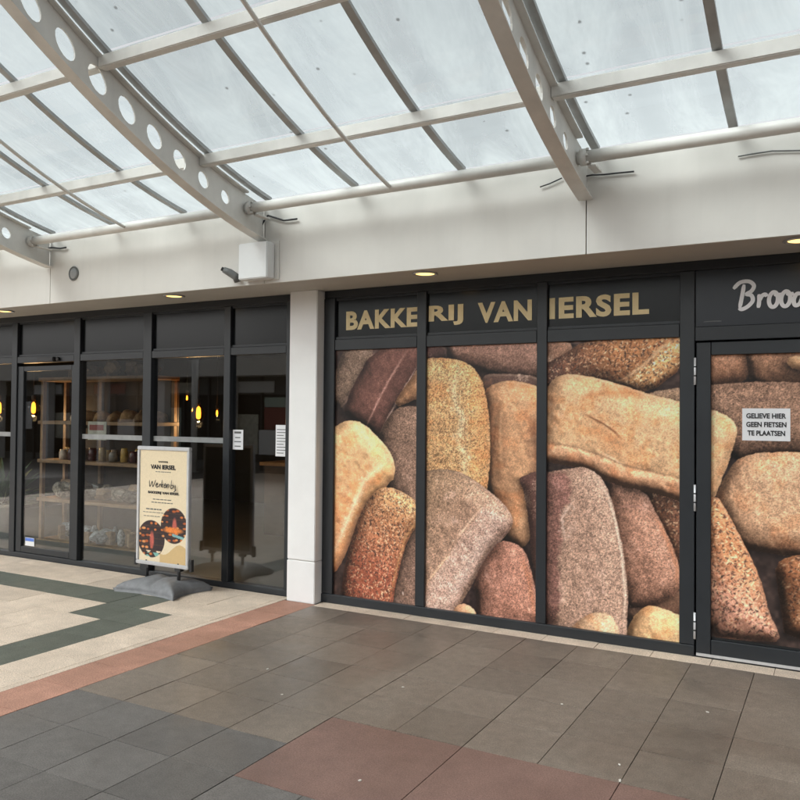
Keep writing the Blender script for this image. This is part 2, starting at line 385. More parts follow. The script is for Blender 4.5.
# door bay
box('mullion', 4.36, 4.46, DY0-.004, DY1, .0, ZH-.002, M['frame'], sfr, .004)
box('transom', 3.234, 4.358, DY0, DY1, 2.262, 2.365, M['frame'], sfr, .004)
tl = box('sign_panel', 3.236, 4.356, .004, .045, 2.367, ZH-.002, M['signpanel'], sfr)
door = empty('door', (-.0, 0, 0)); door.parent = sfr; door.location = Vector((3.8, 0, 0))-sfr.location
box('stile', 3.244, 3.342, DY0-.008, .06, .012, 2.25, M['frame'], door, .004)
box('stile', 4.252, 4.350, DY0-.008, .06, .012, 2.25, M['frame'], door, .004)
box('rail', 3.344, 4.250, DY0-.008, .06, 2.158, 2.25, M['frame'], door, .004)
box('rail', 3.344, 4.250, DY0-.008, .06, .012, .135, M['frame'], door, .004)
box('brush_strip', 3.246, 4.348, DY0-.012, DY0-.0085, .012, .032, M['alu'], door)
for z0, z1 in ((1.946, 2.141), (1.04, 1.228), (.128, .315)):
    hg = empty('hinge', (0, 0, 0)); hg.parent = door; hg.location = (3.236-3.8, -.025, z0)
    h = (z1-z0)/3
    V = []
    put('knuckles', tube_mesh([(0, 0, 0), (0, 0, z1-z0)], .0085, 10), M['hinge'], hg, (3.236, -.026, z0))
    for k in (1, 2): put('knuckle_gap', tube_mesh([(0, 0, -.005), (0, 0, .005)], .0098, 10), M['frame'], hg, (3.236, -.026, z0+h*k))
box('sill', 3.234, 6.2, DY0+.002, DY1, -.004, .010, M['frame'], sfr)
box('transom', 4.462, 6.2, DY0, DY1, ZT0, ZT1, M['frame'], sfr, .004)
box('toplight', 4.462, 6.2, .018, .045, ZT1+.002, ZH-.002, M['toplight'], sfr)
box('lower_panel', 4.462, 6.2, .018, .045, .012, ZT0-.002, M['toplight'], sfr)
# lettering
YL = .0165
for s, a, b in (('BAKKE', .222, .958), ('RIJ', 1.064, 1.388), ('VAN', 1.52, 1.99), ('IERSEL', 2.136, 2.905)):
    z0, z1 = 2.478, 2.648
    wall_text('lettering', s, a, b, z0-(.004 if 'J' in s else 0), z1, YL, M['gold'], sfr, bold=.04, spacing=1.1)
def ribbon(strokes, wd, y, cx, cz, sx, sz, slant=0.0):
    """strokes of a brush script as flat ribbons with round ends"""
    V, Fc = [], []
    for si, st in enumerate(strokes):
        P = [np.array(p, float) for p in st]; pts = []
        for i in range(len(P)-1):
            p0, p1, p2, p3 = P[max(i-1, 0)], P[i], P[i+1], P[min(i+2, len(P)-1)]
            for t in np.linspace(0, 1, 9)[:-1]:
                pts.append(.5*((2*p1)+(-p0+p2)*t+(2*p0-5*p1+4*p2-p3)*t*t+(-p0+3*p1-3*p2+p3)*t**3))
        pts.append(P[-1]); pts = np.array(pts); pts[:, 0] += slant*pts[:, 1]
        pts = np.stack([cx+pts[:, 0]*sx, cz+pts[:, 1]*sz], 1); n_ = len(pts); base = len(V); yy0 = y-si*.0016
        for i in range(n_):
            yy = yy0-i*.00003
            d = pts[min(i+1, n_-1)]-pts[max(i-1, 0)]; d /= np.hypot(*d)+1e-9; nn = np.array([-d[1], d[0]])
            ww = wd*(.62+.38*min(1, min(i, n_-1-i)/3.0))
            for s_ in (1, -1):
                q = pts[i]+nn*s_*ww/2; V.append((q[0], yy, q[1]))
        for i in range(n_-1): Fc.append((base+2*i, base+2*i+1, base+2*i+3, base+2*i+2))
    return mesh(V, Fc)
# script word: B r o o d
SB = [[(-.42, .78), (-.1, 1.0), (.35, 1.02), (.62, .86), (.52, .66), (.22, .55)], [(.12, .92), (.06, .5), (-.02, .05)],
      [(.2, .55), (.52, .5), (.62, .3), (.4, .1), (.1, .0), (-.06, .06)]]
Sr = [[(.92, .52), (.95, .28), (.93, .02)], [(.95, .26), (1.06, .44), (1.22, .5), (1.32, .42)]]
def So(x): return [[(x+.24+.22*math.cos(t), .29+.27*math.sin(t)) for t in np.linspace(1.9, 1.9+2*math.pi+.25, 17)], [(x+.26, .50), (x+.44, .44), (x+.62, .48)]]
Sd = [[(2.98, .44), (2.78, .44), (2.66, .24), (2.74, .04), (2.95, .08), (3.06, .3)], [(3.14, .98), (3.08, .5), (3.06, .16), (3.2, .03), (3.3, .1)]]
put('script_lettering', ribbon(SB+Sr+So(1.42)+So(2.02)+Sd, .027, .0025, 3.532, 2.476, .127, .19, .10), M['whitevinyl'], sfr, (0, 0, 0))
put('scuff_mark', ribbon([[(0, 0), (.5, .1), (1, 0)]], .006, .003, 3.29, 2.40, .12, .02), M['greyplastic'], sfr, (0, 0, 0))

# ---- the bread prints: flat printed film; each pane's picture is an ink attribute on its sheet
def S2(c): return np.array(c, float)/255.0
class Crop:
    def __init__(s, x, y, k): s.x, s.y, s.k = x, y, k
    def __call__(s, pts): return [(s.x+a*s.k, s.y+b*s.k) for a, b in pts]
c1, c2, c3, c4 = Crop(330, 340, .175), Crop(330, 470, .175), Crop(420, 335, .1875), Crop(420, 480, .1875)
c5, c6, c7, c8 = Crop(540, 335, .1875), Crop(540, 470, .225), Crop(690, 340, .2), Crop(690, 490, .225)
def wl(pts): return np.array([pix_y(a, b, 0.0)[[0, 2]] for a, b in pts])
RES = .0042
class Sheet:
    soft = True
    def __init__(s, x0, x1, z0, z1, bgc):
        s.nx, s.nz = int(round((x1-x0)/RES))+1, int(round((z1-z0)/RES))+1
        s.xs, s.zs = np.linspace(x0, x1, s.nx), np.linspace(z0, z1, s.nz)
        s.c = np.ones((s.nz, s.nx, 3))*S2(bgc)*(1+.25*(s.noise(6)[..., None]))
        s.c *= 1+.25*s.noise(20)[..., None]
    def noise(s, cell):
        ny, nx = int(s.nz/cell)+3, int(s.nx/cell)+3
        r = RNG.standard_normal((ny, nx)); y = np.arange(s.nz)/cell; x = np.arange(s.nx)/cell
        yi, xi = y.astype(int), x.astype(int); fy, fx = (y-yi)[:, None], (x-xi)[None]
        fy, fx = fy*fy*(3-2*fy), fx*fx*(3-2*fx)
        a = r[yi][:, xi]*(1-fx)+r[yi][:, xi+1]*fx; b = r[yi+1][:, xi]*(1-fx)+r[yi+1][:, xi+1]*fx
        return (a*(1-fy)+b*fy)*.6
    def sdf(s, P):
        """signed distance (inside positive) on a window around the polygon"""
        pad = .14
        ix = np.searchsorted(s.xs, [P[:, 0].min()-pad, P[:, 0].max()+pad]); iz = np.searchsorted(s.zs, [P[:, 1].min()-pad, P[:, 1].max()+pad])
        if ix[0] >= ix[1] or iz[0] >= iz[1]: return None
        sl_ = (slice(iz[0], iz[1]), slice(ix[0], ix[1])); X, Z = np.meshgrid(s.xs[sl_[1]], s.zs[sl_[0]])
        if X.shape[0] < 3 or X.shape[1] < 3: return None
        d = np.full(X.shape, 9.0); ins = np.zeros(X.shape, bool); Q = np.roll(P, -1, 0)
        for (ax, az), (bx_, bz) in zip(P, Q):
            ex_, ez = bx_-ax, bz-az; l2 = ex_*ex_+ez*ez+1e-12
            t = np.clip(((X-ax)*ex_+(Z-az)*ez)/l2, 0, 1); d = np.minimum(d, (X-ax-t*ex_)**2+(Z-az-t*ez)**2)
            if az != bz:
                cr = ((az > Z) != (bz > Z)) & (X < (bx_-ax)*(Z-az)/(bz-az)+ax); ins ^= cr
        d = np.sqrt(d); return sl_, np.where(ins, d, -d), X, Z
    def facet(s, pts, col, alpha, soft=.03, rag=.006):
        r = s.sdf(wl(pts))
        if r is None: return
        sl_, d, X, Z = r; d = d+rag*s.noise(3)[sl_]+rag*1.3*s.noise(8)[sl_]
        a = alpha*np.clip(d/soft, 0, 1)[..., None]; k_ = a[..., 0] > alpha*.5
        if k_.any(): s.c[sl_] = s.c[sl_]*(1-a)+s.c[sl_]*(S2(col)/(s.c[sl_][k_].mean(0)+1e-4))*a
    def stroke(s, pts, width, col, alpha, soft=1.0, rag=.35):
        alpha *= .8
        P = wl(pts); pad = width*1.5
        ix = np.searchsorted(s.xs, [P[:, 0].min()-pad, P[:, 0].max()+pad]); iz = np.searchsorted(s.zs, [P[:, 1].min()-pad, P[:, 1].max()+pad])
        if ix[0] >= ix[1] or iz[0] >= iz[1]: return
        sl_ = (slice(iz[0], iz[1]), slice(ix[0], ix[1])); X, Z = np.meshgrid(s.xs[sl_[1]], s.zs[sl_[0]]); d = np.full(X.shape, 9.0); eA = np.hypot(X-P[0][0], Z-P[0][1]); eB = np.hypot(X-P[-1][0], Z-P[-1][1])
        for (ax, az), (bx_, bz) in zip(P[:-1], P[1:]):
            ex_, ez = bx_-ax, bz-az; t = np.clip(((X-ax)*ex_+(Z-az)*ez)/(ex_*ex_+ez*ez+1e-12), 0, 1)
            d = np.minimum(d, np.hypot(X-ax-t*ex_, Z-az-t*ez))
        d = d*(1+rag*s.noise(3)[sl_]+rag*s.noise(7)[sl_])
        ln = np.hypot(*np.diff(P, axis=0).T).sum(); tp = np.clip(np.minimum(eA, eB)/(ln*.22+1e-6), .0, 1)*.85+.15
        a = (alpha*tp*np.clip((width/2-d)/(width/2*soft+1e-6), 0, 1))[..., None]
        g_ = (1+.22*(s.noise(1.7)[sl_]))[..., None]; k_ = a[..., 0] > alpha*.3
        tg = S2(col)*g_
        if width > .055 and k_.any(): tg = .3*tg+.7*s.c[sl_]*(S2(col)/(s.c[sl_][k_].mean(0)+1e-4))
        s.c[sl_] = s.c[sl_]*(1-a)+tg*a
    def blur(s, a, r):
        for ax in (0, 1):
            for _ in range(2):
                p_ = np.pad(a, [(r+1, r) if q == ax else (0, 0) for q in (0, 1)], mode='edge'); cs = np.cumsum(p_, ax)
                n_ = a.shape[ax]; hi = np.take(cs, np.arange(2*r+1, 2*r+1+n_), ax); lo = np.take(cs, np.arange(n_), ax); a = (hi-lo)/(2*r+1)
        return a
    def loaf(s, pts, col, kind='flour', grain=.2, light=(235, 215, 195), k=1.0, shadow=.55, seeds=0, grad=None, smooth=1, mott=.06, rim=.35, R=.22, flat=.80):
        """one printed loaf: rounded form, crust colour, flour or seeds"""
        P = wl(pts)
        for _ in range(smooth):
            Q = np.roll(P, -1, 0); P = np.stack([.75*P+.25*Q, .25*P+.75*Q], 1).reshape(-1, 2)
        r = s.sdf(P)
        if r is None: return
        sl_, d, X, Z = r
        d0 = d+.016
        d = d0+.0022*s.noise(2.5)[sl_]+.003*s.noise(8)[sl_]
        oz, ox = np.gradient(d0, RES); wdir = np.clip(.30+.75*(ox*.5+oz*.85), .06, 1.0)
        sh = np.clip(1-1.25*shadow*wdir*np.exp(np.minimum(d, 0)/(.018+.05*wdir)), 0, 1)[..., None]
        s.c[sl_] *= np.where(d[..., None] < 0, sh, 1)
        if not (d > 0).any(): return
        RR = max(.05, min(R, d0.max())); t = np.clip(d0/RR, 0, 1); hgt = RR*flat*np.sqrt(np.clip(1-(1-t)**2, 0, 1))
        hgt = s.blur(hgt, 5)+.0035*s.noise(14)[sl_]*np.clip(t*3, 0, 1)+.0012*s.noise(6)[sl_]
        gz, gx = np.gradient(hgt, RES); nrm = np.sqrt(gx*gx+gz*gz+1); lam = (-gx*.42-gz*.48+.77)/nrm
        shade = np.clip(.20+1.06*np.clip(lam, -.1, 1), .14, 1.35); shade = 1+(shade-1)*k
        shade *= 1-.14*np.exp(-np.clip(d, 0, 1)/.010)
        base = np.ones(d.shape+(3,))*S2(col)
        if grad is not None:
            (gx0, gy0), (gx1, gy1), gc = grad
            A, B = wl([(gx0, gy0), (gx1, gy1)]); v = B-A; t2 = np.clip(((X-A[0])*v[0]+(Z-A[1])*v[1])/(v@v), 0, 1)[..., None]
            base = base*(1-t2)+S2(gc)*t2
        n1, n3, n4 = s.noise(1.4)[sl_], s.noise(9)[sl_], s.noise(26)[sl_]
        w1 = np.clip(1-np.abs(s.noise(2.3)[sl_])*3.2, 0, 1); w2 = np.clip(1-np.abs(s.noise(3.3)[sl_])*3.8, 0, 1)
        worm = .85*w1+.6*w2+.42*n1-.55
        gf = min(.85, max(.5, grain/.40))
        if grain > .25: light = tuple(.55*a+.45*b for a, b in zip(light, col)); base = base*np.array([1.0, .99, .92])
        crack = np.clip(1-np.abs(s.noise(24)[sl_]+.12*n3)*11, 0, 1)*np.clip(s.noise(45)[sl_]*1.6+.1, 0, 1)
        c = base*(1+grain*worm+mott*n3+mott*n4-.05*crack)[..., None]
        if col[0]-col[2] > 60 and sum(col) > 420 and not seeds:
            a = np.clip(.55*n4+.35*s.noise(14)[sl_]+.05, 0, .5)[..., None]; c = c*(1-a)+c*np.array([.98, .80, .66])*a
            c = c*1.06
        flk = np.clip(1-np.abs(s.noise(2.0)[sl_]+.5*s.noise(4.2)[sl_])*4.5, 0, 1)*np.clip(s.noise(3.0)[sl_]*2+.55+.8*n4, 0, 1)
        worm = .45*worm+.55*(flk-.25)
        if kind == 'flour':
            a = np.clip((worm*.9*(.4+.6*gf)+.25*n3+.40*n4-.14), 0, .75)[..., None]; c = c*(1-a)+S2(light)*a
            a = (np.clip((-worm-.30)*.7, 0, .30)*gf*gf)[..., None]; c = c*(1-a)
        if kind == 'plain':
            a = np.clip((worm-.08)*.9, 0, .45)[..., None]; c = c*(1-a)+S2(light)*a
        if kind == 'oat':
            a = np.clip((worm+.2*n3-.02)*1.5, 0, .85)[..., None]; c = c*(1-a)+S2(light)*a
            a = np.clip((-worm-.2)*1.1, 0, .33)[..., None]; c *= 1-a
        if seeds:
            msk = d > .006; H, W = d.shape; n_ = int(seeds*msk.sum()*RES*RES); iy, ix_ = np.nonzero(msk)
            for q in RNG.integers(0, len(iy), n_):
                cy, cx = iy[q], ix_[q]; an = RNG.uniform(0, math.pi); la, lb = RNG.uniform(.010, .018)/RES, RNG.uniform(.0045, .0075)/RES
                y0, y1, x0_, x1_ = max(cy-4, 0), min(cy+5, H), max(cx-4, 0), min(cx+5, W)
                yy, xx = np.mgrid[y0:y1, x0_:x1_]; u = (xx-cx)*math.cos(an)+(yy-cy)*math.sin(an); v = -(xx-cx)*math.sin(an)+(yy-cy)*math.cos(an)
                a = np.clip(1.7*(1-np.sqrt((u/la)**2+(v/lb)**2)), 0, 1)[..., None]*.68*msk[y0:y1, x0_:x1_, None]
                pick = RNG.random(); sc = S2((58, 42, 38)) if pick < .50 else (S2((240, 204, 164)) if pick < .82 else S2((142, 78, 46)))
                c[y0:y1, x0_:x1_] = c[y0:y1, x0_:x1_]*(1-a)+sc*a
        c = c*shade[..., None]**np.array([.97, 1.04, 1.10])
        if rim:
            a = np.clip(1-np.abs(d-.012)/.012, 0, 1)*np.clip((lam-.6)*2.2, 0, 1)*rim; a = a[..., None]; c = c*(1-a)+S2(light)*a
        a = np.clip(.5+d/RES, 0, 1)[..., None]
        s.c[sl_] = s.c[sl_]*(1-a)+c*a
    def graded(s):
        c = np.clip(s.c, .01, 1.2)
        if s.soft:
            bl = lambda r: np.stack([s.blur(c[..., i], r) for i in range(3)], -1)
            c = .92*c+.08*bl(1)+.10*(c-bl(9))
            lm_ = c.mean(-1, keepdims=True); c = (lm_+(c-lm_)*.90)*np.array([1.045, .975, .93])
            c = 1-np.clip(1-c, 0, 1)**1.08; c = .03+.97*c
        return np.clip(c, .01, 1.0)
    def build(s, name, y, mt, parent, gain=1.0):
        c = s.graded(); l = np.where(c <= .04045, c/12.92, ((c+.055)/1.055)**2.4)*gain; l = np.clip(l, 0, .9)
        X, Z = np.meshgrid(s.xs, s.zs); cx, cz = X.mean(), Z.mean()
        co = np.stack([X-cx, np.zeros_like(X), Z-cz], -1).reshape(-1, 3).astype(np.float32)
        i = np.arange((s.nz-1)*s.nx).reshape(s.nz-1, s.nx)[:, :-1].ravel(); q = np.stack([i, i+1, i+1+s.nx, i+s.nx], 1).astype(np.int32)
        me = bpy.data.meshes.new(name); me.vertices.add(len(co)); me.vertices.foreach_set('co', co.ravel())
        me.loops.add(q.size); me.loops.foreach_set('vertex_index', q.ravel()); me.polygons.add(len(q)); me.polygons.foreach_set('loop_start', np.arange(len(q), dtype=np.int32)*4)
        at = me.attributes.new('ink', 'FLOAT_COLOR', 'POINT'); at.data.foreach_set('color', np.concatenate([l.reshape(-1, 3), np.ones((len(co), 1))], 1).astype(np.float32).ravel())
        me.update(); me.validate()
        return put(name, me, mt, parent, (cx, y, cz))
M['print'] = print_mat('printed_bread_film')
GAIN = 1.12
YP = .012
# --- pane one
p = Sheet(.112, .972, .072, 2.302, (62, 46, 43))
p.loaf(c1([(100, 20), (280, 20), (75, 385), (10, 350), (5, 250)]), (132, 112, 104), grain=.3, light=(190, 175, 168))
p.stroke(c1([(262, 50), (170, 215), (110, 320), (72, 378)]), .055, (200, 162, 150), 1.1)
p.loaf(c1([(262, 30), (540, 30), (530, 150), (400, 340), (270, 548), (215, 500), (130, 458), (72, 388)]), (116, 78, 70), grain=.2, light=(160, 118, 108), smooth=1)
p.facet(c1([(440, 60), (540, 30), (530, 150), (400, 340), (270, 548), (210, 495), (275, 350), (335, 235)]), (88, 58, 52), .75, .02)
p.stroke(c1([(435, 60), (330, 235), (270, 350), (205, 490)]), .032, (186, 142, 134), 1.15)
p.stroke(c1([(500, 140), (385, 340), (285, 525)]), .024, (214, 186, 176), 1.15)
p.loaf(c1([(540, 120), (540, 300), (450, 345), (372, 375), (400, 315), (445, 255)]), (168, 124, 88), grain=.18)
p.loaf([(426, 409), (403, 407.5), (394, 412), (388, 419), (378, 438), (384, 480), (392, 500), (405, 520), (430, 540)], (138, 112, 104), grain=.36, light=(185, 160, 150))
p.loaf(c1([(-60, 530), (25, 508), (70, 478), (120, 468), (182, 484), (255, 550), (332, 640), (362, 720), (352, 790)])+c2([(338, 50), (300, 112), (240, 140), (180, 215), (140, 300), (105, 410), (60, 520), (15, 585), (-80, 620)]), (226, 184, 134), 'plain', grain=.10, light=(250, 230, 200), grad=(c1([(80, 500)])[0], c2([(-20, 420)])[0], (205, 146, 104)), rim=.6, mott=.07)
p.stroke(c1([(335, 690), (260, 745), (190, 805)])+c2([(140, 180), (75, 340), (15, 480)]), .09, (255, 232, 190), 1.0, soft=1)
p.facet(c1([(340, 690), (365, 730), (355, 790)])+c2([(338, 50), (300, 112), (180, 215), (140, 300), (105, 410), (60, 520), (15, 585), (-20, 560), (70, 350), (150, 180), (230, 60)]), (198, 146, 96), .6, .04)
p.loaf(c2([(510, 310), (440, 390), (380, 560), (342, 740), (345, 860), (560, 860), (560, 300)]), (134, 108, 102), grain=.36, light=(180, 158, 150))
p.loaf(c2([(262, 122), (330, 105), (420, 140), (520, 215), (505, 290), (432, 385), (382, 560), (345, 740), (335, 860), (70, 860), (70, 640), (108, 470), (150, 320), (200, 205)]), (205, 152, 104), 'plain', grain=.22, seeds=3400, grad=(c2([(300, 140)])[0], c2([(180, 560)])[0], (158, 84, 62)))
p.stroke(c2([(300, 130), (400, 155), (480, 225)]), .09, (236, 194, 140), .7, soft=1)
p.stroke(c2([(495, 220), (490, 295), (425, 390), (375, 570), (338, 745)]), .035, (236, 184, 116), .5)
p.stroke(c2([(412, 700), (414, 712)]), .02, (235, 235, 235), .95, rag=.1); p.stroke(c2([(402, 692), (402, 712)]), .012, (40, 35, 35), .8)
p.build('bread_print', YP, M['print'], sfr, GAIN)
# --- pane two
p = Sheet(1.05, 2.048, .072, 2.302, (66, 48, 46))
p.loaf(c3([(-10, 50), (140, 66), (142, 130), (-10, 145)]), (84, 58, 54), grain=.2)
p.stroke(c3([(130, 66), (138, 130)]), .02, (160, 128, 120), .7)
p.loaf(c3([(146, 20), (720, 10), (720, 235), (520, 226), (380, 205), (280, 170), (150, 142)]), (150, 116, 110), grain=.28, light=(205, 180, 172))
p.loaf(c3([(330, 225), (420, 212), (640, 228), (660, 300), (340, 310)]), (92, 70, 62), grain=.15, k=.7)
p.loaf(c3([(345, 302), (400, 266), (470, 250), (560, 262), (625, 290), (665, 360), (670, 700)])+c4([(610, 60), (585, 200), (578, 310), (540, 358), (490, 340), (440, 300), (400, 130), (362, 60)])+c3([(362, 700), (362, 500), (352, 400)]), (196, 150, 112), 'plain', grain=.17, light=(232, 205, 170), rim=.7)
p.stroke(c3([(605, 400), (610, 560), (640, 800)]), .20, (112, 78, 58), 1.0, soft=1)
p.stroke(c3([(405, 360), (380, 480), (378, 640)]), .06, (146, 100, 70), .65, soft=1)
p.stroke(c3([(440, 330), (425, 500), (430, 700)]), .04, (222, 182, 140), .4, soft=1)
p.loaf(c3([(545, 765), (620, 735), (720, 720)])+c4([(720, 500), (625, 500), (600, 410), (588, 220), (560, 60), (535, 0)]), (98, 68, 62), grain=.18, k=.7)
p.loaf(c3([(-60, 142), (40, 134), (110, 130), (215, 143), (272, 175), (312, 230), (337, 310), (356, 420), (363, 560), (361, 700)])+c4([(345, 50), (330, 120), (-60, 140)]), (208, 164, 122), 'oat', grain=.3, light=(240, 214, 174), smooth=1)
p.stroke(c3([(262, 185), (310, 300), (330, 430), (320, 600), (310, 780)]), .22, (196, 132, 84), .8, soft=.8)
p.stroke(c3([(212, 185), (172, 285), (190, 380), (226, 450), (200, 560), (236, 640), (232, 790)]), .12, (236, 214, 178), .75, soft=1, rag=.5)
p.stroke(c3([(240, 440), (235, 520), (250, 640)]), .02, (120, 78, 50), .6)
p.loaf(c4([(-80, 0), (60, -50), (180, -45), (272, 0), (372, 75), (442, 140), (488, 208), (472, 262), (420, 322), (350, 402), (280, 532), (182, 700), (150, 780), (-80, 780)]), (182, 148, 138), grain=.34, light=(226, 208, 202), smooth=1, grad=(c4([(300, 300)])[0], c4([(30, 60)])[0], (150, 124, 106)))
p.facet(c4([(330, 140), (490, 208), (472, 262), (350, 402), (280, 532), (182, 700), (100, 780), (-40, 780), (40, 545), (200, 310)]), (200, 168, 158), .6, .03)
p.stroke(c4([(420, 200), (370, 290), (300, 400), (200, 560), (130, 660)]), .16, (224, 206, 200), .4, soft=1, rag=.6)
p.stroke(c4([(322, 150), (262, 225), (195, 312)]), .028, (236, 200, 176), 1.1)
p.stroke(c4([(160, 385), (95, 470), (35, 548)]), .03, (236, 196, 164), 1.1)
p.stroke(c4([(488, 210), (470, 262), (350, 402), (280, 532)]), .02, (140, 110, 108), .6)
p.loaf(c4([(430, 333), (500, 346), (552, 388), (592, 520), (640, 800), (300, 800), (308, 640), (288, 560), (330, 460), (382, 388)]), (172, 122, 112), grain=.34, light=(222, 196, 184))
p.stroke(c4([(535, 400), (575, 520), (612, 740)]), .07, (200, 124, 84), .5)
p.loaf(c4([(180, 700), (215, 668), (272, 684), (300, 740), (180, 740)]), (206, 156, 120), 'plain', grain=.12)
p.build('bread_print', YP, M['print'], sfr, GAIN)
# --- pane three, and the loaf that runs on behind the door post
def big_tan(p):
    top = [(543, 398), (551, 384), (559, 377), (572, 375.5), (596, 380), (619, 386), (645, 395), (667.5, 400.6), (700, 409), (722, 415), (734, 424), (734, 436), (728, 456), (719, 480), (711, 500)]
    p.loaf(top+[(700, 506), (678, 499), (648, 490), (625, 486), (600, 477), (585, 467), (562, 463), (540, 459)], (216, 174, 132), 'flour', grain=.17, light=(240, 214, 180), rim=.8, smooth=1, mott=.06)
    p.facet([(535, 440), (562, 445), (578, 448), (602, 456), (625, 466), (678, 478), (712, 486), (712, 512), (678, 504), (648, 494), (600, 482), (562, 468), (535, 464)], (166, 122, 94), .7, .018)
    p.stroke(c5([(20, 565), (200, 600), (330, 645), (450, 695), (740, 762)]), .018, (140, 104, 84), .6)
    p.stroke(c5([(190, 360), (260, 325), (360, 305), (470, 308), (570, 330)]), .13, (196, 130, 84), 1.0, soft=1)
    p.stroke(c5([(260, 470), (370, 560), (480, 640)]), .22, (202, 138, 92), .9, soft=1)
    p.stroke(c5([(230, 420), (330, 470), (395, 515), (432, 556)]), .026, (118, 72, 46), 1.1, rag=.2)
    p.stroke(c5([(330, 630), (390, 660), (440, 695)]), .02, (242, 220, 190), .7)
p = Sheet(2.121, 3.135, .072, 2.302, (72, 57, 54))
p.loaf(c5([(0, 30), (150, 42), (160, 80), (120, 160), (0, 250)]), (146, 110, 90), grain=.25)
p.loaf(c5([(130, 110), (240, 40), (760, -60), (770, 150), (560, 312), (380, 262), (200, 240), (0, 320), (0, 180)]), (178, 122, 78), 'plain', grain=.2, seeds=3000, grad=(c5([(420, 120)])[0], c5([(90, 200)])[0], (104, 72, 60)), smooth=1)
p.facet(c5([(780, 10), (730, 30), (640, 78), (575, 145), (480, 215), (420, 262), (560, 315), (780, 150)]), (208, 164, 116), .75, .03)
p.stroke(c5([(730, 20), (640, 72), (575, 140), (480, 212), (425, 245)]), .05, (236, 202, 158), .9)
p.loaf(c5([(550, 330), (640, 304), (770, 290), (770, 390), (680, 360)]), (154, 128, 112), grain=.32)
p.loaf(c6([(440, 60), (660, 120), (660, 500), (612, 430), (562, 300), (500, 190)]), (124, 84, 64), 'plain', grain=.2, seeds=3000)
p.loaf(c6([(380, 610), (500, 600), (618, 540), (660, 560), (660, 640), (500, 660), (380, 660)]), (134, 98, 78), grain=.2)
p.loaf(c6([(262, 30), (455, 96), (502, 190), (562, 300), (612, 430), (618, 540), (500, 604), (360, 608)]), (166, 124, 112), grain=.34, light=(216, 188, 176), smooth=1)
p.stroke(c6([(505, 195), (562, 305), (608, 430), (612, 530)]), .05, (206, 134, 92), .6, soft=1)
p.stroke(c6([(330, 170), (400, 160), (470, 168)]), .03, (190, 140, 128), .6)
p.loaf(c6([(375, 800), (408, 672), (470, 612), (530, 618), (660, 675), (660, 830)]), (218, 178, 130), 'flour', grain=.16, light=(244, 220, 180), rim=.6)
big_tan(p)
p.loaf(c6([(-10, 25), (100, 8), (180, -4), (222, 6), (266, 40), (302, 112), (332, 230), (357, 350), (377, 480), (380, 600), (372, 800), (-10, 800)]), (172, 142, 134), grain=.36, light=(224, 206, 198), smooth=1)
p.facet(c6([(-30, 0), (120, 0), (150, 60), (140, 140), (92, 215), (104, 320), (84, 430), (100, 560), (60, 760), (-30, 780)]), (108, 74, 68), .85, .035, .010)
p.stroke(c6([(150, 130), (95, 215), (112, 320)]), .03, (214, 196, 188), .7, rag=.6)
p.stroke(c6([(236, 16), (302, 120), (334, 235), (362, 380), (377, 560), (370, 720)]), .034, (232, 214, 198), 1.1)
p.loaf(c6([(110, 740), (200, 655), (270, 638), (330, 668), (355, 800), (110, 800)]), (206, 170, 136), grain=.2, light=(240, 220, 195), rim=.5)
p.build('bread_print', YP, M['print'], sfr, GAIN)
# --- door
p = Sheet(3.338, 4.254, .150, 2.162, (72, 58, 55))
p.loaf(c7([(60, 40), (275, 40), (282, 150), (270, 196), (190, 212), (60, 228)]), (170, 124, 102), grain=.26, light=(214, 180, 160))
p.loaf(c7([(288, 40), (1200, 20), (1200, 230), (600, 232), (420, 226), (330, 216), (300, 180)]), (170, 130, 110), grain=.26, light=(214, 184, 164), grad=(c7([(300, 150)])[0], c7([(480, 100)])[0], (150, 112, 94)))
p.loaf(c7([(485, 100), (560, 82), (700, 82), (900, 120), (700, 150), (530, 142)]), (206, 164, 122), 'plain', grain=.15)
p.loaf(c7([(40, 240), (200, 226), (400, 217), (640, 228), (1200, 240), (1200, 590), (440, 572), (320, 577), (220, 600), (40, 420)]), (146, 116, 104), grain=.38, light=(196, 170, 156), smooth=1)
p.stroke(c7([(250, 290), (340, 300), (440, 288)]), .05, (104, 80, 72), .5, soft=1)
p.loaf(c7([(125, 830), (175, 700), (232, 612), (300, 582), (420, 570), (560, 574), (800, 590), (980, 660)])+c8([(800, 180), (720, 280), (560, 300), (489, 287), (400, 281), (300, 265), (215, 242), (168, 160), (135, 80)]), (210, 168, 134), 'flour', grain=.24, light=(240, 212, 180), rim=.4)
big_tan(p)
p.loaf(c8([(40, 80), (110, 26), (160, 110), (222, 230), (272, 330), (312, 430), (342, 560), (390, 645), (372, 672), (40, 640)]), (204, 138, 96), 'plain', grain=.2, seeds=3000, smooth=1, grad=(c8([(240, 330)])[0], c8([(130, 480)])[0], (206, 150, 128)))
p.loaf(c8([(392, 335), (440, 310), (489, 300), (900, 270), (900, 700), (430, 668), (416, 520), (396, 420)]), (172, 114, 76), 'plain', grain=.22, seeds=3400)

p.build('bread_print', YP, M['print'], door, GAIN)
box('dark_film', 3.344, 4.250, .006, .02, .137, .149, M['hole'], door)
# notice on the door
nb = tag(empty('paper_notice', (3.70, -.02, 1.55)), 'white paper notice with three lines taped on the bread-printed door', 'notice')
box('sheet', 3.546, 3.850, .0085, .0105, 1.553, 1.778, M['paper'], nb)
for s, a, b, z in (('GELIEVE HIER', 3.572, 3.824, 1.708), ('GEEN FIETSEN', 3.572, 3.826, 1.648), ('TE PLAATSEN', 3.580, 3.818, 1.588)):
    wall_text('text_line', s, a, b, z, z+.036, .0080, M['ink'], nb, bold=.03)

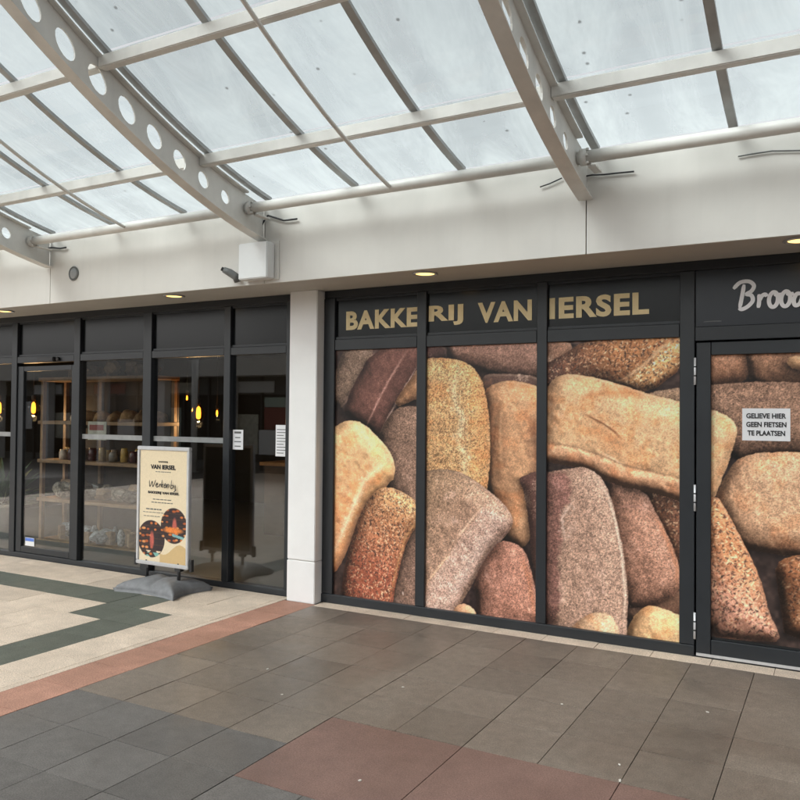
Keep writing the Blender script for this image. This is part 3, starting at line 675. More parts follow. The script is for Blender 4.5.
# ================================================================== LEFT SHOPFRONT
sfl = tag(empty('glazed_shopfront', (-2.4, 0, 0)), 'dark grey glazed shopfront with sliding door left of the white pillar', 'shopfront')
box('sill', -8.5, -.312, DY0, DY1, -.004, .055, M['frame'], sfl, .004)
box('head', -8.5, -.312, DY0, DY1, ZH, ZS-.001, M['frame'], sfl, .004)
lm = [(-6.62, -6.54), (-5.58, -5.50), (-4.505, -4.405), (-3.405, -3.305), (-2.317, -2.195), (-1.198, -1.116), (-.43, -.3125)]
for a, b in lm: box('mullion', a, b, DY0-.004, DY1, .057, ZH-.002, M['frame'], sfl, .004)
edges = [-8.5]+[v for ab in lm for v in ab]
ls = [(edges[i]+.002, edges[i+1]-.002) for i in range(0, len(edges)-1, 2)]
for k, (a, b) in enumerate(ls):
    box('transom', a, b, DY0, DY1, 2.288, 2.365, M['frame'], sfl, .004)
    box('toplight', a, b, .022, .045, 2.367, ZH-.002, M['toplight'], sfl)
    for zz in (2.367, ZH-.022): box('glazing_bead', a, b, .004, .0215, zz, zz+.02, M['frame'], sfl)
    if k == 3: continue
    box('glass_pane', a, b, .030, .038, .057, 2.286, M['glass'], sfl)
    if k != 6: box('frosted_band', a+.004, b-.004, .0265, .0285, 1.415, 1.468, M['frost'], sfl)
sdoor = empty('sliding_door'); sdoor.parent = sfl; sdoor.location = Vector((-3.9, 0, 0))-sfl.location
box('stile', -4.400, -4.30, .0, .05, .06, 2.25, M['frame'], sdoor, .004)
box('stile', -3.455, -3.408, .0, .05, .06, 2.25, M['frame'], sdoor, .004)
box('rail', -4.298, -3.457, .0, .05, 2.19, 2.25, M['frame'], sdoor, .004)
box('rail', -4.298, -3.457, .0, .05, .06, .13, M['frame'], sdoor, .004)
box('glass_pane', -4.298, -3.457, .020, .028, .132, 2.188, M['glass'], sdoor)
box('door_sensor', -3.98, -3.70, -.065, -.014, 2.29, 2.345, M['blackplastic'], sfl, .008)
put('sensor_eye', lathe_mesh([(.001, 0), (.022, .004), (.024, .02), (.02, .03)], 14), M['blackplastic'], sfl, (-3.66, -.014, 2.32), (rad(90), 0, 0))
st = tag(empty('opening_sticker', (-4.2, -.01, .14)), 'small blue and white sticker at the foot of the sliding door', 'sticker')
box('sticker_sheet', -4.24, -4.08, .0175, .0192, .14, .235, M['white'], st); box('sticker_band', -4.236, -4.084, .0155, .0168, .195, .231, M['blue'], st)
n1 = tag(empty('window_notice', (-1.05, .02, 1.36)), 'small narrow white notice stuck on the glass beside the sign', 'notice')
box('notice_sheet', -1.116+.01, -.975, .0268, .029, 1.357, 1.552, M['paper'], n1)
for i_, (z, a, b) in enumerate(((1.515, -1.085, -1.0), (1.47, -1.075, -1.01), (1.43, -1.085, -1.0), (1.385, -1.08, -1.005))):
    box('print_line', a, b, .0255, .0264, z, z+(.02 if i_ == 0 else .010), M['greyplastic'], n1)
n2 = tag(empty('opening_hours', (-.47, .02, 1.31)), 'large white notice on the glass touching the white pillar', 'notice')
box('notice_sheet', -.575, -.432, .0268, .029, 1.307, 1.606, M['paper'], n2)
for k in range(9): box('print_line', -.56, -.45+(-.03 if k % 3 == 0 else 0), .0255, .0264, 1.335+.028*k, 1.342+.028*k, M['greyplastic'], n2)

# ================================================================== GLASS CANOPY
def arch(s):
    if s <= 3.0: return 3.2+.164*s+.0927*s*s
    return 3.2+.164*3+.0927*9+(s-3.0)*(.164+.1854*3)*.9
RIDGE = 5.7
def ay(s, mir): return (FY-s) if not mir else (-PW+.65+s)
can = tag(empty('glass_canopy', (0, -6.35, 3.2)), 'glazed canopy with cream curved beams, purlins and grey glazing bars', 'canopy')
beams_x = [-8.64, -5.82, -3.0, -.205, 2.615, 5.43]
SS = [0.012+i*(RIDGE-.012)/46 for i in range(47)]
def sheet_mesh(ss, x0, x1, off, mir):
    V, Fc = [], []
    for s in ss: V += [(x0, ay(s, mir), arch(s)+off), (x1, ay(s, mir), arch(s)+off)]
    for i in range(len(ss)-1): Fc.append((2*i, 2*i+1, 2*i+3, 2*i+2))
    return mesh(V, Fc)
def sweep_mesh(ss, x0, x1, o0, o1, mir):
    V, Fc = [], []
    for s in ss:
        z = arch(s); y = ay(s, mir); V += [(x0, y, z+o0), (x1, y, z+o0), (x1, y, z+o1), (x0, y, z+o1)]
    for i in range(len(ss)-1):
        a, b = 4*i, 4*i+4
        for k in range(4):
            k2 = (k+1) % 4; Fc.append((a+k, a+k2, b+k2, b+k))
    Fc.append((0, 1, 2, 3)); e = 4*(len(ss)-1); Fc.append((e, e+3, e+2, e+1))
    return mesh(V, Fc)
def web_mesh(mir):
    """plate following the curve, with a row of round holes"""
    o0, o1, t = .0125, .302, .006; V, Fc = [], []
    def pt(s, f, x): return (x, ay(s, mir), arch(s)+o0+(o1-o0)*f)
    sp = .2545; first = .50; NS = 16
    def quad(a, b, c, d):
        i = len(V); V.extend([a, b, c, d]); Fc.append((i, i+1, i+2, i+3))
    s = .012; 
    cells = [first+sp*k for k in range(int((RIDGE-first)/sp))]
    for x in (-t, t):
        for q in np.linspace(.012, first-sp/2, 4)[:-1]:
            q2 = q+(first-sp/2-.012)/3; quad(pt(q, 0, x), pt(q2, 0, x), pt(q2, 1, x), pt(q, 1, x))
        last = cells[-1]+sp/2; quad(pt(last, 0, x), pt(RIDGE, 0, x), pt(RIDGE, 1, x), pt(last, 1, x))
    for c in cells:
        rr = min(.083, .052+.034*(c-first))
        ring_o, ring_i = [], []
        for k in range(NS):
            a = 2*math.pi*(k+.5)/NS; ca, sa = math.cos(a), math.sin(a); m_ = max(abs(ca), abs(sa))
            ring_o.append((c+sp/2*ca/m_, .5+.5*sa/m_)); ring_i.append((c+rr*.93*ca, .5+rr/(o1-o0)*sa))
        # snap square corners
        for k in range(NS):
            if abs(abs(ring_o[k][0]-c)-sp/2) < 1e-6 and abs(ring_o[k][1]-.5) > .33: ring_o[k] = (ring_o[k][0], 1.0 if ring_o[k][1] > .5 else 0.0)
        for x in (-t, t):
            for k in range(NS):
                k2 = (k+1) % NS; quad(pt(*ring_o[k], x), pt(*ring_o[k2], x), pt(*ring_i[k2], x), pt(*ring_i[k], x))
        for k in range(NS):
            k2 = (k+1) % NS; quad(pt(*ring_i[k], -t), pt(*ring_i[k2], -t), pt(*ring_i[k2], t), pt(*ring_i[k], t))
    return mesh(V, Fc)
RAKE = lambda s: 0.0
PUR = [.77, 1.74, 2.71, 3.68, 4.65, RIDGE-.03]
for mir in (False, True):
    wm = web_mesh(mir); fb = sweep_mesh(SS, -.05, .05, 0, .012, mir); ft = sweep_mesh(SS[2:], -.05, .05, .3025, .315, mir)
    for bx in beams_x:
        if mir and not (-6 < bx < 3): pass
        be = empty('arch_beam', (0, 0, 0)); be.parent = can; be.location = Vector((bx, ay(0, mir), 3.2))-can.location
        put('web', wm, M['steel'], be, (bx, 0, 0)); put('bottom_flange', fb, M['steel'], be, (bx, 0, 0)); put('top_flange', ft, M['steel'], be, (bx, 0, 0))
    for s in PUR:
        z = arch(s); y = ay(s, mir)
        for a, b in zip(beams_x[:-1], beams_x[1:]): box('purlin', a+.0065, b-.0065, y-.035, y+.035, z+.25, z+.335, M['steel'], can, .006)
    barm = sweep_mesh([SS[0]+(RIDGE-.05-SS[0])*i/40 for i in range(41)], -.027, .027, .3365, .364, mir)
    bars = sorted({round(b+off, 3) for b in beams_x for off in (.07, .945, 1.885) if b+off < 5.6})
    for x in bars: put('glazing_bar', barm, M['bar'], can, (x, 0, 0))
    # panes, one per field
    cuts = [-.02]+PUR
    for a, b in zip(cuts[:-1], cuts[1:]):
        ss = list(np.linspace(a+.006, b-.006, 6)); cache = {}
        for x0, x1 in zip(bars[:-1], bars[1:]):
            k = round(x1-x0, 3)
            if k not in cache: cache[k] = sheet_mesh(ss, -k/2+.004, k/2-.004, .368, mir); cache[k].materials.append(M['farglass' if mir else 'roofglass'])
            put('glass_pane', cache[k], None, can, ((x0+x1)/2, 0, 0))
    # eaves pipe, braces
    py, pz = ay(.235, mir), arch(.235)+.185
    for a, b in zip(beams_x[:-1], beams_x[1:]):
        pp = put('eaves_pipe', tube_mesh([(a+.008, py, pz), (b-.008, py, pz)], .042, 14), M['steel'], can)
        for xx in (a+.05, b-.05):
            put('collar', tube_mesh([(xx-.022, py, pz), (xx+.022, py, pz)], .056, 14), M['steel'], pp)
            for an in range(6):
                cc, ss_ = math.cos(an*math.pi/3), math.sin(an*math.pi/3)
                put('bolt', box_mesh(.018, .014, .014, M['steel']), None, pp, (xx+(.03 if xx < (a+b)/2 else -.03), py+.05*cc, pz+.05*ss_))
        put('fixing_lug', box_mesh(.05, .16, .012, M['steel']), None, pp, (a+.10, py+(.09 if not mir else -.09), pz-.06))
        mx_ = (a+b)/2
        pts = [(mx_, ay(s, mir), arch(s)+.165) for s in np.linspace(.28, RIDGE-.1, 26)]
        put('brace_rod', tube_mesh(pts, .0145, 8), M['steel'], can)

# ================================================================== FIXTURES ON THE FASCIA AND SOFFIT
jbx = tag(empty('junction_box', (-.23, -.7, 2.86)), 'square white box fixed to the fascia under the middle beam', 'box')
box('cover', -.386, -.074, -.765, -.66, 2.862, 3.172, M['white'], jbx, .008)
box('back_plate', -.36, -.03, -.6595, -.6505, 2.858, 3.19, M['fascia'], jbx, .003)
ca = tag(empty('security_camera', (-.55, -.66, 2.9)), 'small grey security camera pointing down beside the white box', 'camera')
cx0 = pix_y(234, 275, -.70)
put('mount', tube_mesh([(0, .048, 0), (0, .02, 0), (0, 0, -.02)], .022, 10), M['greyplastic'], ca, (cx0[0]+.02, -.70, cx0[2]-.02))
put('housing', tube_mesh([(-.075, -.05, .045), (-.03, -.02, .02), (.02, 0, -.015), (.035, .01, -.06)], [.026, .034, .034, .03], 12), M['greyplastic'], ca, (cx0[0], -.70, cx0[2]))
put('lens', tube_mesh([(-.09, -.06, .053), (-.076, -.051, .0455)], .018, 12), M['blackplastic'], ca, (cx0[0], -.70, cx0[2]))
dc = pix_y(74, 273.5, FY)
vt = tag(empty('round_speaker', (dc[0], FY, dc[2])), 'small round grey speaker disc set in the fascia at left', 'speaker')
put('rim', lathe_mesh([(.070, 0), (.074, .006), (.062, .010), (.060, .004)], 24), M['greyplastic'], vt, (dc[0], FY-.0005, dc[2]), (rad(90), 0, 0))
put('grille', lathe_mesh([(.058, .004), (.050, .009), (.02, .012), (.001, .013)], 24), M['frost'], vt, (dc[0], FY-.001, dc[2]), (rad(90), 0, 0))
dls = ((1.249, 'lit warm round downlight in the soffit above the gold lettering'), (-1.478, 'lit warm downlight in the soffit above the standing sign'),
       (-4.07, 'lit warm downlight in the soffit at the far left over the sliding door'), (3.93, 'lit warm downlight in the soffit above the printed door'))
for x, lb in dls:
    d = tag(empty('downlight', (x, -.42, ZS)), lb, 'downlight', 'soffit downlights')
    put('ring', lathe_mesh([(.100, 0), (.104, -.008), (.090, -.012), (.084, -.004)], 28), M['alu'], d, (x, -.42, ZS-.0005))
    put('lens', lathe_mesh([(.082, -.003), (.06, -.0065), (.001, -.008)], 28), M['lamp'], d, (x, -.42, ZS-.0005))
def cable(pts, r, label, mt='blackplastic'):
    tag(put('cable', tube_mesh(pts, r, 8), M[mt], None), label, 'cable', 'loose cables under the eaves pipe')
def on(ps, Y): return [tuple(pix_y(a, b, Y)) for a, b in ps]
cable(on([(261, 229), (264, 221), (268, 215.5), (276, 218), (284, 220.5), (297, 219)], -.672), .008, 'black cable with a hanging end beside the middle beam')
cable(on([(540, 187), (550, 183.5), (562, 178)], -.668), .005, 'short dark cable end just left of the right beam')
cable(on([(582, 177), (592, 175), (604, 174.5), (618, 173), (634, 171.5)], -.668), .006, 'dark cable running right from the right beam')
cable(on([(738, 156.5), (752, 154), (772, 151), (800, 150.5), (830, 149)], -.664), .005, 'long thin cable on the fascia top at far right', 'greyplastic')
cable(on([(44, 249), (52, 247.5), (60, 248.5), (66, 247.5)], -.672), .009, 'black cable bundle beside the leftmost beam')

# ================================================================== STANDING SIGN
SX, SY = -1.565, -.44
sg = tag(empty('standing_sign', (SX, SY, 0)), 'cream recruitment poster in a silver frame on a grey weighted base', 'sign')
def base_mesh():
    V, Fc = [], []; nu, nv = 36, 24; W2, D2 = .395, .26
    for j in range(nv+1):
        for i in range(nu+1):
            u, v = i/nu*2-1, j/nv*2-1
            px_ = 1-.22*(1-v*v); py_ = 1-.20*(1-u*u)*1.0
            x = u*W2*(.80+.20*abs(v)**1.5 if True else 1); y = v*D2*(.78+.22*abs(u)**1.5)
            e = max(abs(u), abs(v)); h = .035+.105*(1-e**3.2)**.8*(1-.30*math.exp(-((u)/.28)**2)*(abs(v)))*(1-.16*math.exp(-(u/.10)**2)) - .010*math.exp(-((abs(u)-.52)/.05)**2)*(1-e)
            V.append((x, y, h))
    for j in range(nv):
        for i in range(nu):
            a = j*(nu+1)+i; Fc.append((a, a+1, a+nu+2, a+nu+1))
    per = [i for i in range(nu+1)]+[j*(nu+1)+nu for j in range(1, nv+1)]+[nv*(nu+1)+i for i in range(nu-1, -1, -1)]+[j*(nu+1) for j in range(nv-1, 0, -1)]
    o = len(V); V += [(V[i][0]*.97, V[i][1]*.97, 0.0) for i in per]; n_ = len(per)
    for k in range(n_): Fc.append((per[k], o+k, o+(k+1) % n_, per[(k+1) % n_]))
    Fc.append(tuple(range(o, o+n_)))
    return mesh(V, Fc, True)
bs = put('base', base_mesh(), M['rubber'], sg, (SX+.02, SY, .001), (0, 0, rad(0)))
for dx in (-.21, .21):
    put('post', tube_mesh([(0, 0, .09), (0, 0, .28)], .017, 10), M['blackplastic'], sg, (SX+dx, SY+.012, 0))
    box('clamp', SX+dx-.035, SX+dx+.035, SY-.01, SY+.04, .205, .235, M['blackplastic'], sg)
PX0, PX1, PZ0, PZ1 = SX-.345, SX+.345, .235, 1.385
for a, b in ((PX0-.035, PX0-.003), (PX1+.003, PX1+.035)): box('side_spring', a, b, SY, SY+.035, .215, .33, M['blackplastic'], sg, .004)
fr = empty('frame'); fr.parent = sg; fr.location = (0, 0, PZ0)
fwid = .036
for a, b, c, d in ((PX0, PX1, PZ0, PZ0+fwid), (PX0, PX1, PZ1-fwid, PZ1)): box('frame_rail', a, b, SY-.012, SY+.03, c, d, M['alu'], fr, .006)
for a, b in ((PX0, PX0+fwid), (PX1-fwid, PX1)): box('frame_rail', a, b, SY-.0115, SY+.0295, PZ0+fwid+.0006, PZ1-fwid-.0006, M['alu'], fr, .006)
box('back_board', PX0+fwid, PX1-fwid, SY+.004, SY+.028, PZ0+fwid, PZ1-fwid, M['blackplastic'], sg)
# poster
def poster():
    x0, x1, z0, z1 = PX0+fwid+.0008, PX1-fwid-.0008, PZ0+fwid+.0008, PZ1-fwid-.0008
    p = Sheet(x0, x1, z0, z1, (226, 208, 176)); p.c[:] = S2((228, 211, 180)); p.soft = False
    X, Z = np.meshgrid(p.xs, p.zs); u, v = (X-x0)/(x1-x0), (Z-z0)/(z1-z0)
    m_ = (v < .12+.05*np.sin(u*9)) & (u > .45); p.c[m_] = S2((206, 176, 128))
    def disc(cu, cv, r, seed):
        cx, cz = x0+cu*(x1-x0), z0+cv*(z1-z0); d = np.hypot(X-cx, Z-cz); a = np.clip((r-d)/RES+.5, 0, 1)[..., None]
        q = np.ones(p.c.shape)*S2((52, 42, 46)); rg = np.random.default_rng(seed)
        for row in range(6):
            zr = cz-r+2*r*(row+.55)/6
            for k in range(7):
                xr = cx-r+2*r*(k+.5+rg.uniform(-.25, .25))/7
                if rg.random() < .34: continue
                e = ((X-xr)/(rg.uniform(.018, .034)))**2+((Z-zr-rg.uniform(-.008, .008))/rg.uniform(.010, .017))**2; b = np.clip(1.6*(1-e), 0, 1)[..., None]
                q = q*(1-b)+S2([(206, 118, 62), (176, 92, 52), (222, 150, 92)][rg.integers(0, 3)])*b
            b = (np.abs(Z-zr+.028) < .005)[..., None]; q = np.where(b, S2((70, 52, 46)), q)
        # a vertical pale shape and a tray
        e = ((X-cx-.01)/.035)**2+((Z-cz+.01)/.10)**2; b = np.clip(1.4*(1-e), 0, 1)[..., None]; q = q*(1-b)+S2((190, 96, 84))*b
        if seed == 5:
            e = ((X-cx+.01)/.15)**2+((Z-cz+.045)/.035)**2; b = np.clip(1.4*(1-e), 0, 1)[..., None]; q = q*(1-b)+S2((228, 132, 64))*b
            t = (Z-cz+.09)+.18*(X-cx); b = (np.abs(t) < .012)[..., None] & (X > cx-.02)[..., None]; q = np.where(b, S2((128, 176, 178)), q)
        else:
            b = ((Z < cz-r*.72) & (np.sin(X*60)+np.sin(Z*80+X*20) > .2))[..., None]; q = np.where(b, S2((126, 178, 168)), q)
            b = ((Z < cz-r*.62) & (np.sin(X*47+2)+np.sin(Z*70) > .9))[..., None]; q = np.where(b, S2((232, 206, 176)), q)
        q *= (1+.10*p.noise(2))[..., None]
        p.c[:] = p.c*(1-a)+q*a
    disc(.74, .335, .170, 5); disc(.26, .20, .180, 3)
    p.build('poster', SY-.001, M['poster'], sg, 1.0)
M['poster'] = print_mat('printed_poster', .3)
poster()
YT = SY-.0022
for s, a, b, z, h, bd in (('BAKKERIJ', -.06, .06, 1.228, .018, .01), ('VAN IERSEL', -.165, .165, 1.166, .044, .035), ('BAKKERIJ VAN IERSEL', -.195, .215, .920, .032, .03)):
    wall_text('poster_text', s, SX+a, SX+b, z, z+h, YT, M['ink'], sg, bold=bd)
for a, b, z, h in ((-.10, .10, 1.138, .007), (-.13, .13, .870, .008), (-.15, .15, .840, .008), (-.22, -.0, .770, .012), (-.26, .02, .742, .006), (-.25, -.02, .704, .006)):
    x = SX+a
    while x < SX+b-.012:                       # unreadably small print: broken word-length dashes
        w_ = min(random.uniform(.018, .05), SX+b-x); box('small_print', x, x+w_, YT-.0004, YT, z, z+h, M['greyplastic'], sg); x += w_+.008
W_ = [[(0, .8), (.15, .1), (.4, .7), (.55, .1), (.85, .9)], [(.95, .3), (1.15, .4), (1.05, .55), (.92, .3), (1.1, .08), (1.3, .25)], [(1.4, .5), (1.42, .08)], [(1.42, .3), (1.6, .5)],
      [(1.72, .95), (1.7, .08)], [(1.95, .5), (1.74, .28), (1.98, .08)], [(2.1, .3), (2.28, .4), (2.2, .55), (2.08, .3), (2.2, .08), (2.4, .3), (2.42, .5), (2.44, .1), (2.55, .5), (2.7, .4), (2.72, .1)],
      [(3.0, 1.0), (2.98, .1), (3.2, .12), (3.2, .4), (3.0, .4)], [(3.36, .5), (3.38, .1)], [(3.55, .5), (3.56, -.2), (3.4, -.3)], [(3.7, .0), (3.64, -.2)]]
put('script_heading', ribbon(W_, .0085, YT, SX-.19, .985, .102, .085, .1), M['ink'], sg, (0, 0, 0))

# ================================================================== SHOP INTERIOR behind the left glass
HY = .95
xL = pix_y(40, 450, HY)[0]; xR = pix_y(152, 450, HY)[0]
zsh = [pix_y(60, yy, HY)[2] for yy in (381, 421, 460, 499, 541)]
sh = tag(empty('bread_shelving', ((xL+xR)/2, HY+.2, 0)), 'rustic wooden shelving full of bakery goods behind the glass', 'shelf')
for x in (xL, (xL*.66+xR*.34), xR-.05): box('upright', x, x+.05, HY, HY+.05, .004, zsh[0]-.002, M['wood'], sh); box('upright', x, x+.05, HY+.36, HY+.41, .004, zsh[0]-.002, M['wood'], sh)
for k, z in enumerate(zsh): box('shelf_board', xL-.03, xR+.03, HY-.02, HY+.42, z-.045 if k else z, z if k else z+.05, M['wood'], sh, .004)
box('back_panel', xL, xR, HY+.425, HY+.44, .1, zsh[0], M['darkwood'], sh)
def loaf_mesh(l, wd, h):
    V, Fc = [], []; n, k_ = 9, 10
    for i in range(n):
        t = i/(n-1)*2-1; r = max(.06, (1-abs(t)**3)**.6)
        for k in range(k_):
            a = 2*math.pi*k/k_; V.append((t*l/2, math.cos(a)*wd/2*r, max(-.0, math.sin(a)*.62+.38)*h*r*(1+.06*math.sin(5*t+k))))
    for i in range(n-1):
        for k in range(k_): k2 = (k+1) % k_; Fc.append((i*k_+k, i*k_+k2, (i+1)*k_+k2, (i+1)*k_+k))
    Fc.append(tuple(range(k_))[::-1]); Fc.append(tuple(range((n-1)*k_, n*k_)))
    return mesh(V, Fc, True)
def bag_mesh(s=1.0):
    bm = bmesh.new(); bmesh.ops.create_icosphere(bm, subdivisions=2, radius=1)
    for v in bm.verts:
        q = 1+.22*math.sin(7*v.co.x+4*v.co.y)+.12*math.sin(11*v.co.z+3*v.co.x); v.co = Vector((v.co.x*.15*q, v.co.y*.10*q, (v.co.z*.5+.5)*.17*(1+.15*q)))
    me = bpy.data.meshes.new('bag'); bm.to_mesh(me); bm.free(); return me
jar_m = lathe_mesh([(.05, 0), (.055, .01), (.055, .11), (.045, .125), (.045, .15)], 14)
lm_, bm_ = loaf_mesh(.24, .13, .13), bag_mesh()
gl_m = lathe_mesh([(.03, 0), (.045, .02), (.05, .12), (.035, .16), (.02, .19)], 12)
boxm = box_mesh(.11, .08, .15, None, .008)
M['jarb'] = mat('dark_jam', (.10, .03, .025), .2, .5, 18, rnd=.4); M['jarc'] = mat('honey_jar', (.50, .30, .07), .2, .4, 18, rnd=.3)
M['bagb'] = mat('paper_bag', (.32, .21, .12), .8, .4, 20, .2, 40, rnd=.25); M['bunw'] = mat('floury_bun', (.62, .50, .38), .8, .35, 40, .2, 90, rnd=.2)
spec = [(1, 15, [(lm_, 'bread_loaf', 'bread', 'small brown loaf in the row on the upper shelf', 'loaf', 'brown loaves on the upper shelf'), (lm_, 'floury_loaf', 'bunw', 'small floury loaf in the row on the upper shelf', 'loaf', 'floury loaves on the upper shelf')]),
        (2, 19, [(jar_m, 'jar', 'jar', 'jar with a pale label on the middle shelf', 'jar', 'labelled jars on the middle shelf'), (jar_m, 'jam_jar', 'jarb', 'dark jam jar on the middle shelf', 'jar', 'jam jars on the middle shelf'), (jar_m, 'honey_jar', 'jarc', 'amber honey jar on the middle shelf', 'jar', 'honey jars on the middle shelf')]),
        (3, 14, [(bm_, 'bread_bag', 'bag', 'clear bag of bread lying on the lower shelf', 'bag', 'clear bread bags on the lower shelf'), (bm_, 'paper_bag', 'bagb', 'brown paper bag of bread on the lower shelf', 'bag', 'paper bags on the lower shelf')]),
        (4, 19, [(gl_m, 'bottle', 'glassware', 'clear bottle standing on the bottom shelf', 'bottle', 'bottles on the bottom shelf'), (bm_, 'gift_bag', 'glassware', 'shiny clear gift bag on the bottom shelf', 'bag', 'gift bags on the bottom shelf'), (boxm, 'carton', 'bagb', 'small brown carton on the bottom shelf', 'carton', 'cartons on the bottom shelf')])]
spec.append((0, 9, [(boxm, 'carton', 'bagb', 'small brown carton on top of the shelving', 'carton', 'cartons on top of the shelving'), (bm_, 'basket_bag', 'bagb', 'lumpy brown bag on top of the shelving', 'bag', 'bags on top of the shelving')]))
for k, n_, kinds in spec:
    for i in range(n_):
        x = xL+.16+(xR-xL-.30)*(i+random.uniform(.25, .75))/n_
        if k == 1 and i < 3: continue
        me, nm, mt, lb, ct, gp = random.choice(kinds); sc = random.uniform(.8, 1.25)
        o = put(nm, me.copy(), None, None, (x, HY+(.10 if i % 2 else .26)+random.uniform(0, .05), zsh[k]+.0005+(.05 if k == 0 else 0)+(.075*sc if me is boxm else 0)), (0, 0, rad(random.uniform(-40, 40))+(rad(80) if k == 1 else 0)))
        o.data.materials.clear(); o.data.materials.append(M[mt]); o.scale = (random.uniform(.85, 1.15), random.uniform(.85, 1.15), sc); tag(o, lb, ct, gp)
pc = [pix_y(88, 422, HY-.03), pix_y(106, 442, HY-.03)]
cdt = tag(empty('price_card', (pc[0][0], HY-.03, pc[1][2])), 'pale picture card clipped on the shelving below the loaves', 'card')
box('card_sheet', pc[0][0], pc[1][0], HY-.0285, HY-.0215, zsh[1]-.235, zsh[1]-.0, M['card'], cdt)
box('picture', pc[0][0]+.03, pc[1][0]-.05, HY-.031, HY-.0295, zsh[1]-.11, zsh[1]-.04, M['signred'], cdt)
# pendant lamps
def pendant(px, py, Y, r, lb, watt=0):
    c = pix_y(px, py, Y); o = tag(empty('pendant_lamp', (c[0], Y, c[2]-r)), lb, 'lamp', 'glowing pendant bulbs in the shop')
    put('cord', tube_mesh([(0, 0, 0), (0, 0, 2.7995-c[2]-r*1.75)], .005, 6), M['blackplastic'], o, (c[0], Y, c[2]+r*1.75))
    put('socket', lathe_mesh([(.022, 0), (.026, .02), (.026, .06), (.012, .075)], 12), M['darkwood'], o, (c[0], Y, c[2]+r*1.2))
    put('glass_bulb', lathe_mesh([(.004, -r*1.3), (r*.5, -r*1.15), (r*.92, -r*.5), (r, 0), (r*.8, r*.6), (r*.4, r*1.1), (.02, r*1.3)], 16), M['bulbglass'], o, tuple(c))
    if watt:
        pl_ = bpy.data.lights.new('pendant_light', 'POINT'); pl_.energy = watt; pl_.color = (1, .62, .28); pl_.shadow_soft_size = r*.4
        po_ = bpy.data.objects.new('pendant_light', pl_); COL.objects.link(po_); po_.parent = o; po_.location = (0, 0, -.06)
    put('filament', lathe_mesh([(.004, -r*.9), (r*.30, -r*.7), (r*.34, 0), (r*.26, r*.7), (.006, r*.95)], 10), M['bulb'], o, tuple(c))
pendant(33.5, 408, 1.15, .088, 'glowing pendant bulb at the left end of the wooden shelving', 12)
pendant(198.5, 413, 1.6, .09, 'glowing pendant bulb above the standing sign', 9)
pendant(-1, 408, 1.3, .10, 'glowing pendant bulb at the left edge above the plant', 4)
pendant(187, 398, 3.4, .04, 'small faint pendant bulb just left of the bulb over the sign')
pendant(217, 413, 3.4, .045, 'small orange pendant bulb right of the bulb over the sign', 4)
pendant(163, 398, 4.4, .035, 'smallest distant pendant bulb beyond the shelving')
# counter at the back
ctr = tag(empty('counter', (-1.6, 3.0, 0)), 'low dark wooden counter deep inside the shop', 'counter')
box('body', -3.0, -.6, 2.9, 3.4, .004, .98, M['darkwood'], ctr); box('counter_top', -3.05, -.55, 2.85, 3.45, .982, 1.03, M['wood'], ctr)
bk = tag(empty('back_display', (-2.5, 5.6, 0)), 'dim wooden display rack against the back wall of the shop', 'rack')
for z in (.6, 1.1, 1.6, 2.05): box('rack_shelf', -4.4, -.8, 5.45, 5.9, z, z+.04, M['wood'], bk)
for x in (-4.4, -3.2, -2.0, -.85): box('rack_upright', x, x+.05, 5.44, 5.449, .004, 2.3, M['wood'], bk)
# potted plant at the far left
ppx = pix_y(2, 470, .8)
pl = tag(empty('potted_plant', (ppx[0], .8, .003)), 'leafy green plant in a pale pot behind the far left glass', 'plant')
put('pot', lathe_mesh([(.13, 0), (.17, .3), (.18, .42), (.15, .42), (.14, .38)], 18), M['pot'], pl, (ppx[0], .8, .004))
V, Fc = [], []
for i in range(90):
    a, e = random.uniform(0, 6.283), random.uniform(.2, 1.4); L_ = random.uniform(.35, .85); o_ = Vector((ppx[0]-ppx[0], 0, .40)); d = Vector((math.cos(a)*math.cos(e), math.sin(a)*math.cos(e), math.sin(e)))
    sd_ = d.cross(Vector((0, 0, 1))).normalized()*.03; p0 = o_+d*L_*.3; p1 = o_+d*L_*.7+Vector((0, 0, -.02)); p2 = o_+d*L_+Vector((0, 0, -.12*L_)); b = len(V)
    V += [p0, p1+sd_, p2, p1-sd_]; Fc.append((b, b+1, b+2, b+3))
put('foliage', mesh(V, Fc), M['leaf'], pl, (ppx[0], .8, .004))

# ================================================================== THE OPPOSITE SHOP ROW (seen mirrored in the glass)
OY = -PW
op = tag(empty('opposite_building', (0, OY-3, 0)), 'low cream shop row across the passage mirrored in the glass', 'building')
for a, b in zip(jx[:-1], jx[1:]): box('fascia_panel', a+.004-6, b-.004-6, OY+.62, OY+.65, ZS, 3.5, M['fascia'], op)
for k in range(9): box('fascia_panel', -17.46-2.82*k, -14.66-2.82*k+.01, OY+.62, OY+.65, ZS, 3.5, M['fascia'], op)
box('fascia_panel', 2.3, 8.2, OY+.62, OY+.65, ZS, 3.5, M['fascia'], op)
box('soffit', -40, 8.2, OY-.1, OY+.619, ZS+.002, ZS+.03, M['soffit'], op)
box('roof_slab', -40, 8.2, OY-8, OY+.619, ZS+.04, 3.48, M['roofing'], op)
box('wall', -40, 8.2, OY-.3, OY-.1, .0, ZS, M['greyplastic'], op)
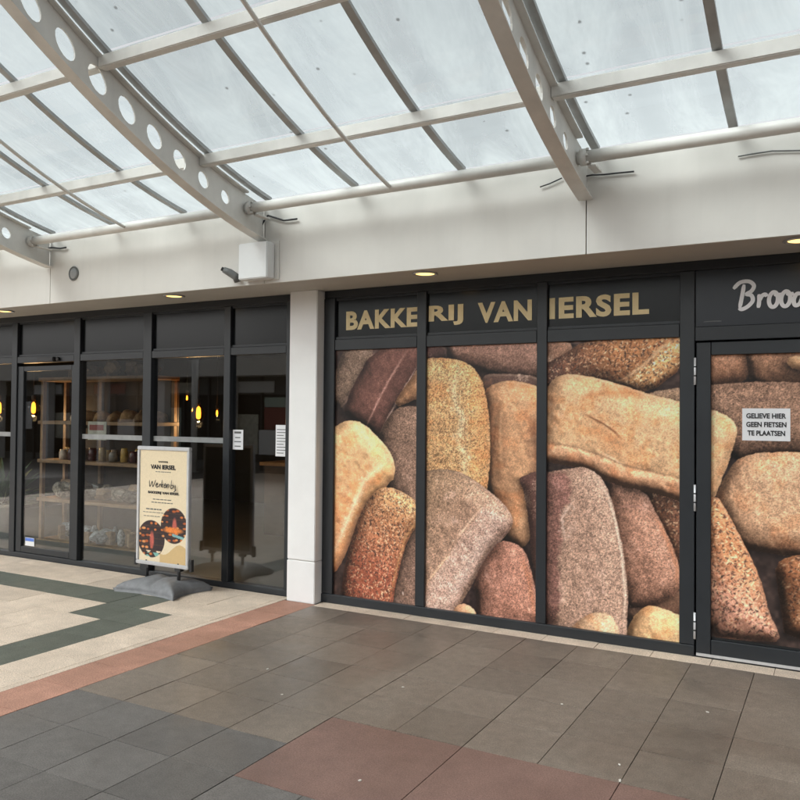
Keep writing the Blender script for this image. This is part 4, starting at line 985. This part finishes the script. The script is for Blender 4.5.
for k, x in enumerate(np.arange(-34.2, 8.0, 1.05)):
    box('mullion', x, x+.07, OY-.099, OY-.03, .0, ZS-.002, M['frame'], op)
    box('window_pane', x+.072, x+1.048, OY-.099, OY-.07, .25, 2.3, M['toplight'], op)
    if k % 5 in (1, 3): box('reflection_panel', x+.15, x+.95, OY-.069, OY-.06, .5+.3*(k % 3), 1.5+.2*(k % 4), M[('pillar', 'card', 'signgreen', 'white')[k % 4]], op)  # invented panels, added to break up the reflections in the shop glass
    if k % 3 == 0: box('shop_sign', x+.1, x+1.6, OY-.02, OY+.01, 2.36, 2.70, M[('white', 'signred', 'card', 'white')[(k//3) % 4]], op)
for x in (-37.4, -34.6, -31.8, -29.0, -26.2, -23.4, -20.6, -17.8, -15.0, -12.2, -9.4, -6.6, -3.8, -1.0, 1.8, 4.6): box('column', x, x+.3, OY+.05, OY+.32, .0, ZS, M['pillar'], op)
def refl(x, y, D): q = pix_y(x, y, D); return q[0], q[2]
q0, q1 = refl(263, 398, PW), refl(291, 430, PW)
box('red_sign', q0[0], q1[0], OY-.028, OY-.01, q1[1], q0[1]-.28, M['signred'], op)
box('green_sign', q0[0], q1[0], OY-.028, OY-.01, q0[1]-.27, q0[1]+.02, M['signgreen'], op)
box('white_panel', q0[0]-.2, q1[0]+.3, OY-.028, OY-.01, .5, q1[1]-.02, M['pillar'], op)
cp = refl(193, 400, 11.3)
po = tag(empty('canopy_post', (cp[0], -11.3, 0)), 'slim pale post across the passage mirrored in the glass', 'post')
put('shaft', tube_mesh([(0, 0, .012), (0, 0, 3.3)], .09, 16), M['steel'], po, (cp[0], -11.3, 0))
put('foot', lathe_mesh([(.15, 0), (.15, .012), (.1, .013)], 16), M['steel'], po, (cp[0], -11.3, 0.001))

# ================================================================== LITTER
lit = [(267.5, 669.5), (282, 695), (360, 781), (562, 704.5), (619.5, 765), (620, 781), (707.5, 712.5), (403, 687.5)]
for i, (a, b) in enumerate(lit):
    q = pix_z(a, b); n_ = 7; r = random.uniform(.004, .008)
    V = [(math.cos(k*2*math.pi/n_)*r*random.uniform(.7, 1.3)*1.4, math.sin(k*2*math.pi/n_)*r*random.uniform(.6, 1.1), z) for z in (0, .004) for k in range(n_)]
    Fc = [tuple(range(n_, 2*n_)), tuple(range(n_))[::-1]]+[(k, (k+1) % n_, n_+(k+1) % n_, n_+k) for k in range(n_)]
    o = put('litter_scrap', mesh(V, Fc), M['litter'], None, (q[0], q[1], .001)); o.rotation_euler.z = random.uniform(0, 6)
    tag(o, 'tiny pale scrap of litter lying on the dark paving', 'litter', 'pale scraps on the dark paving')
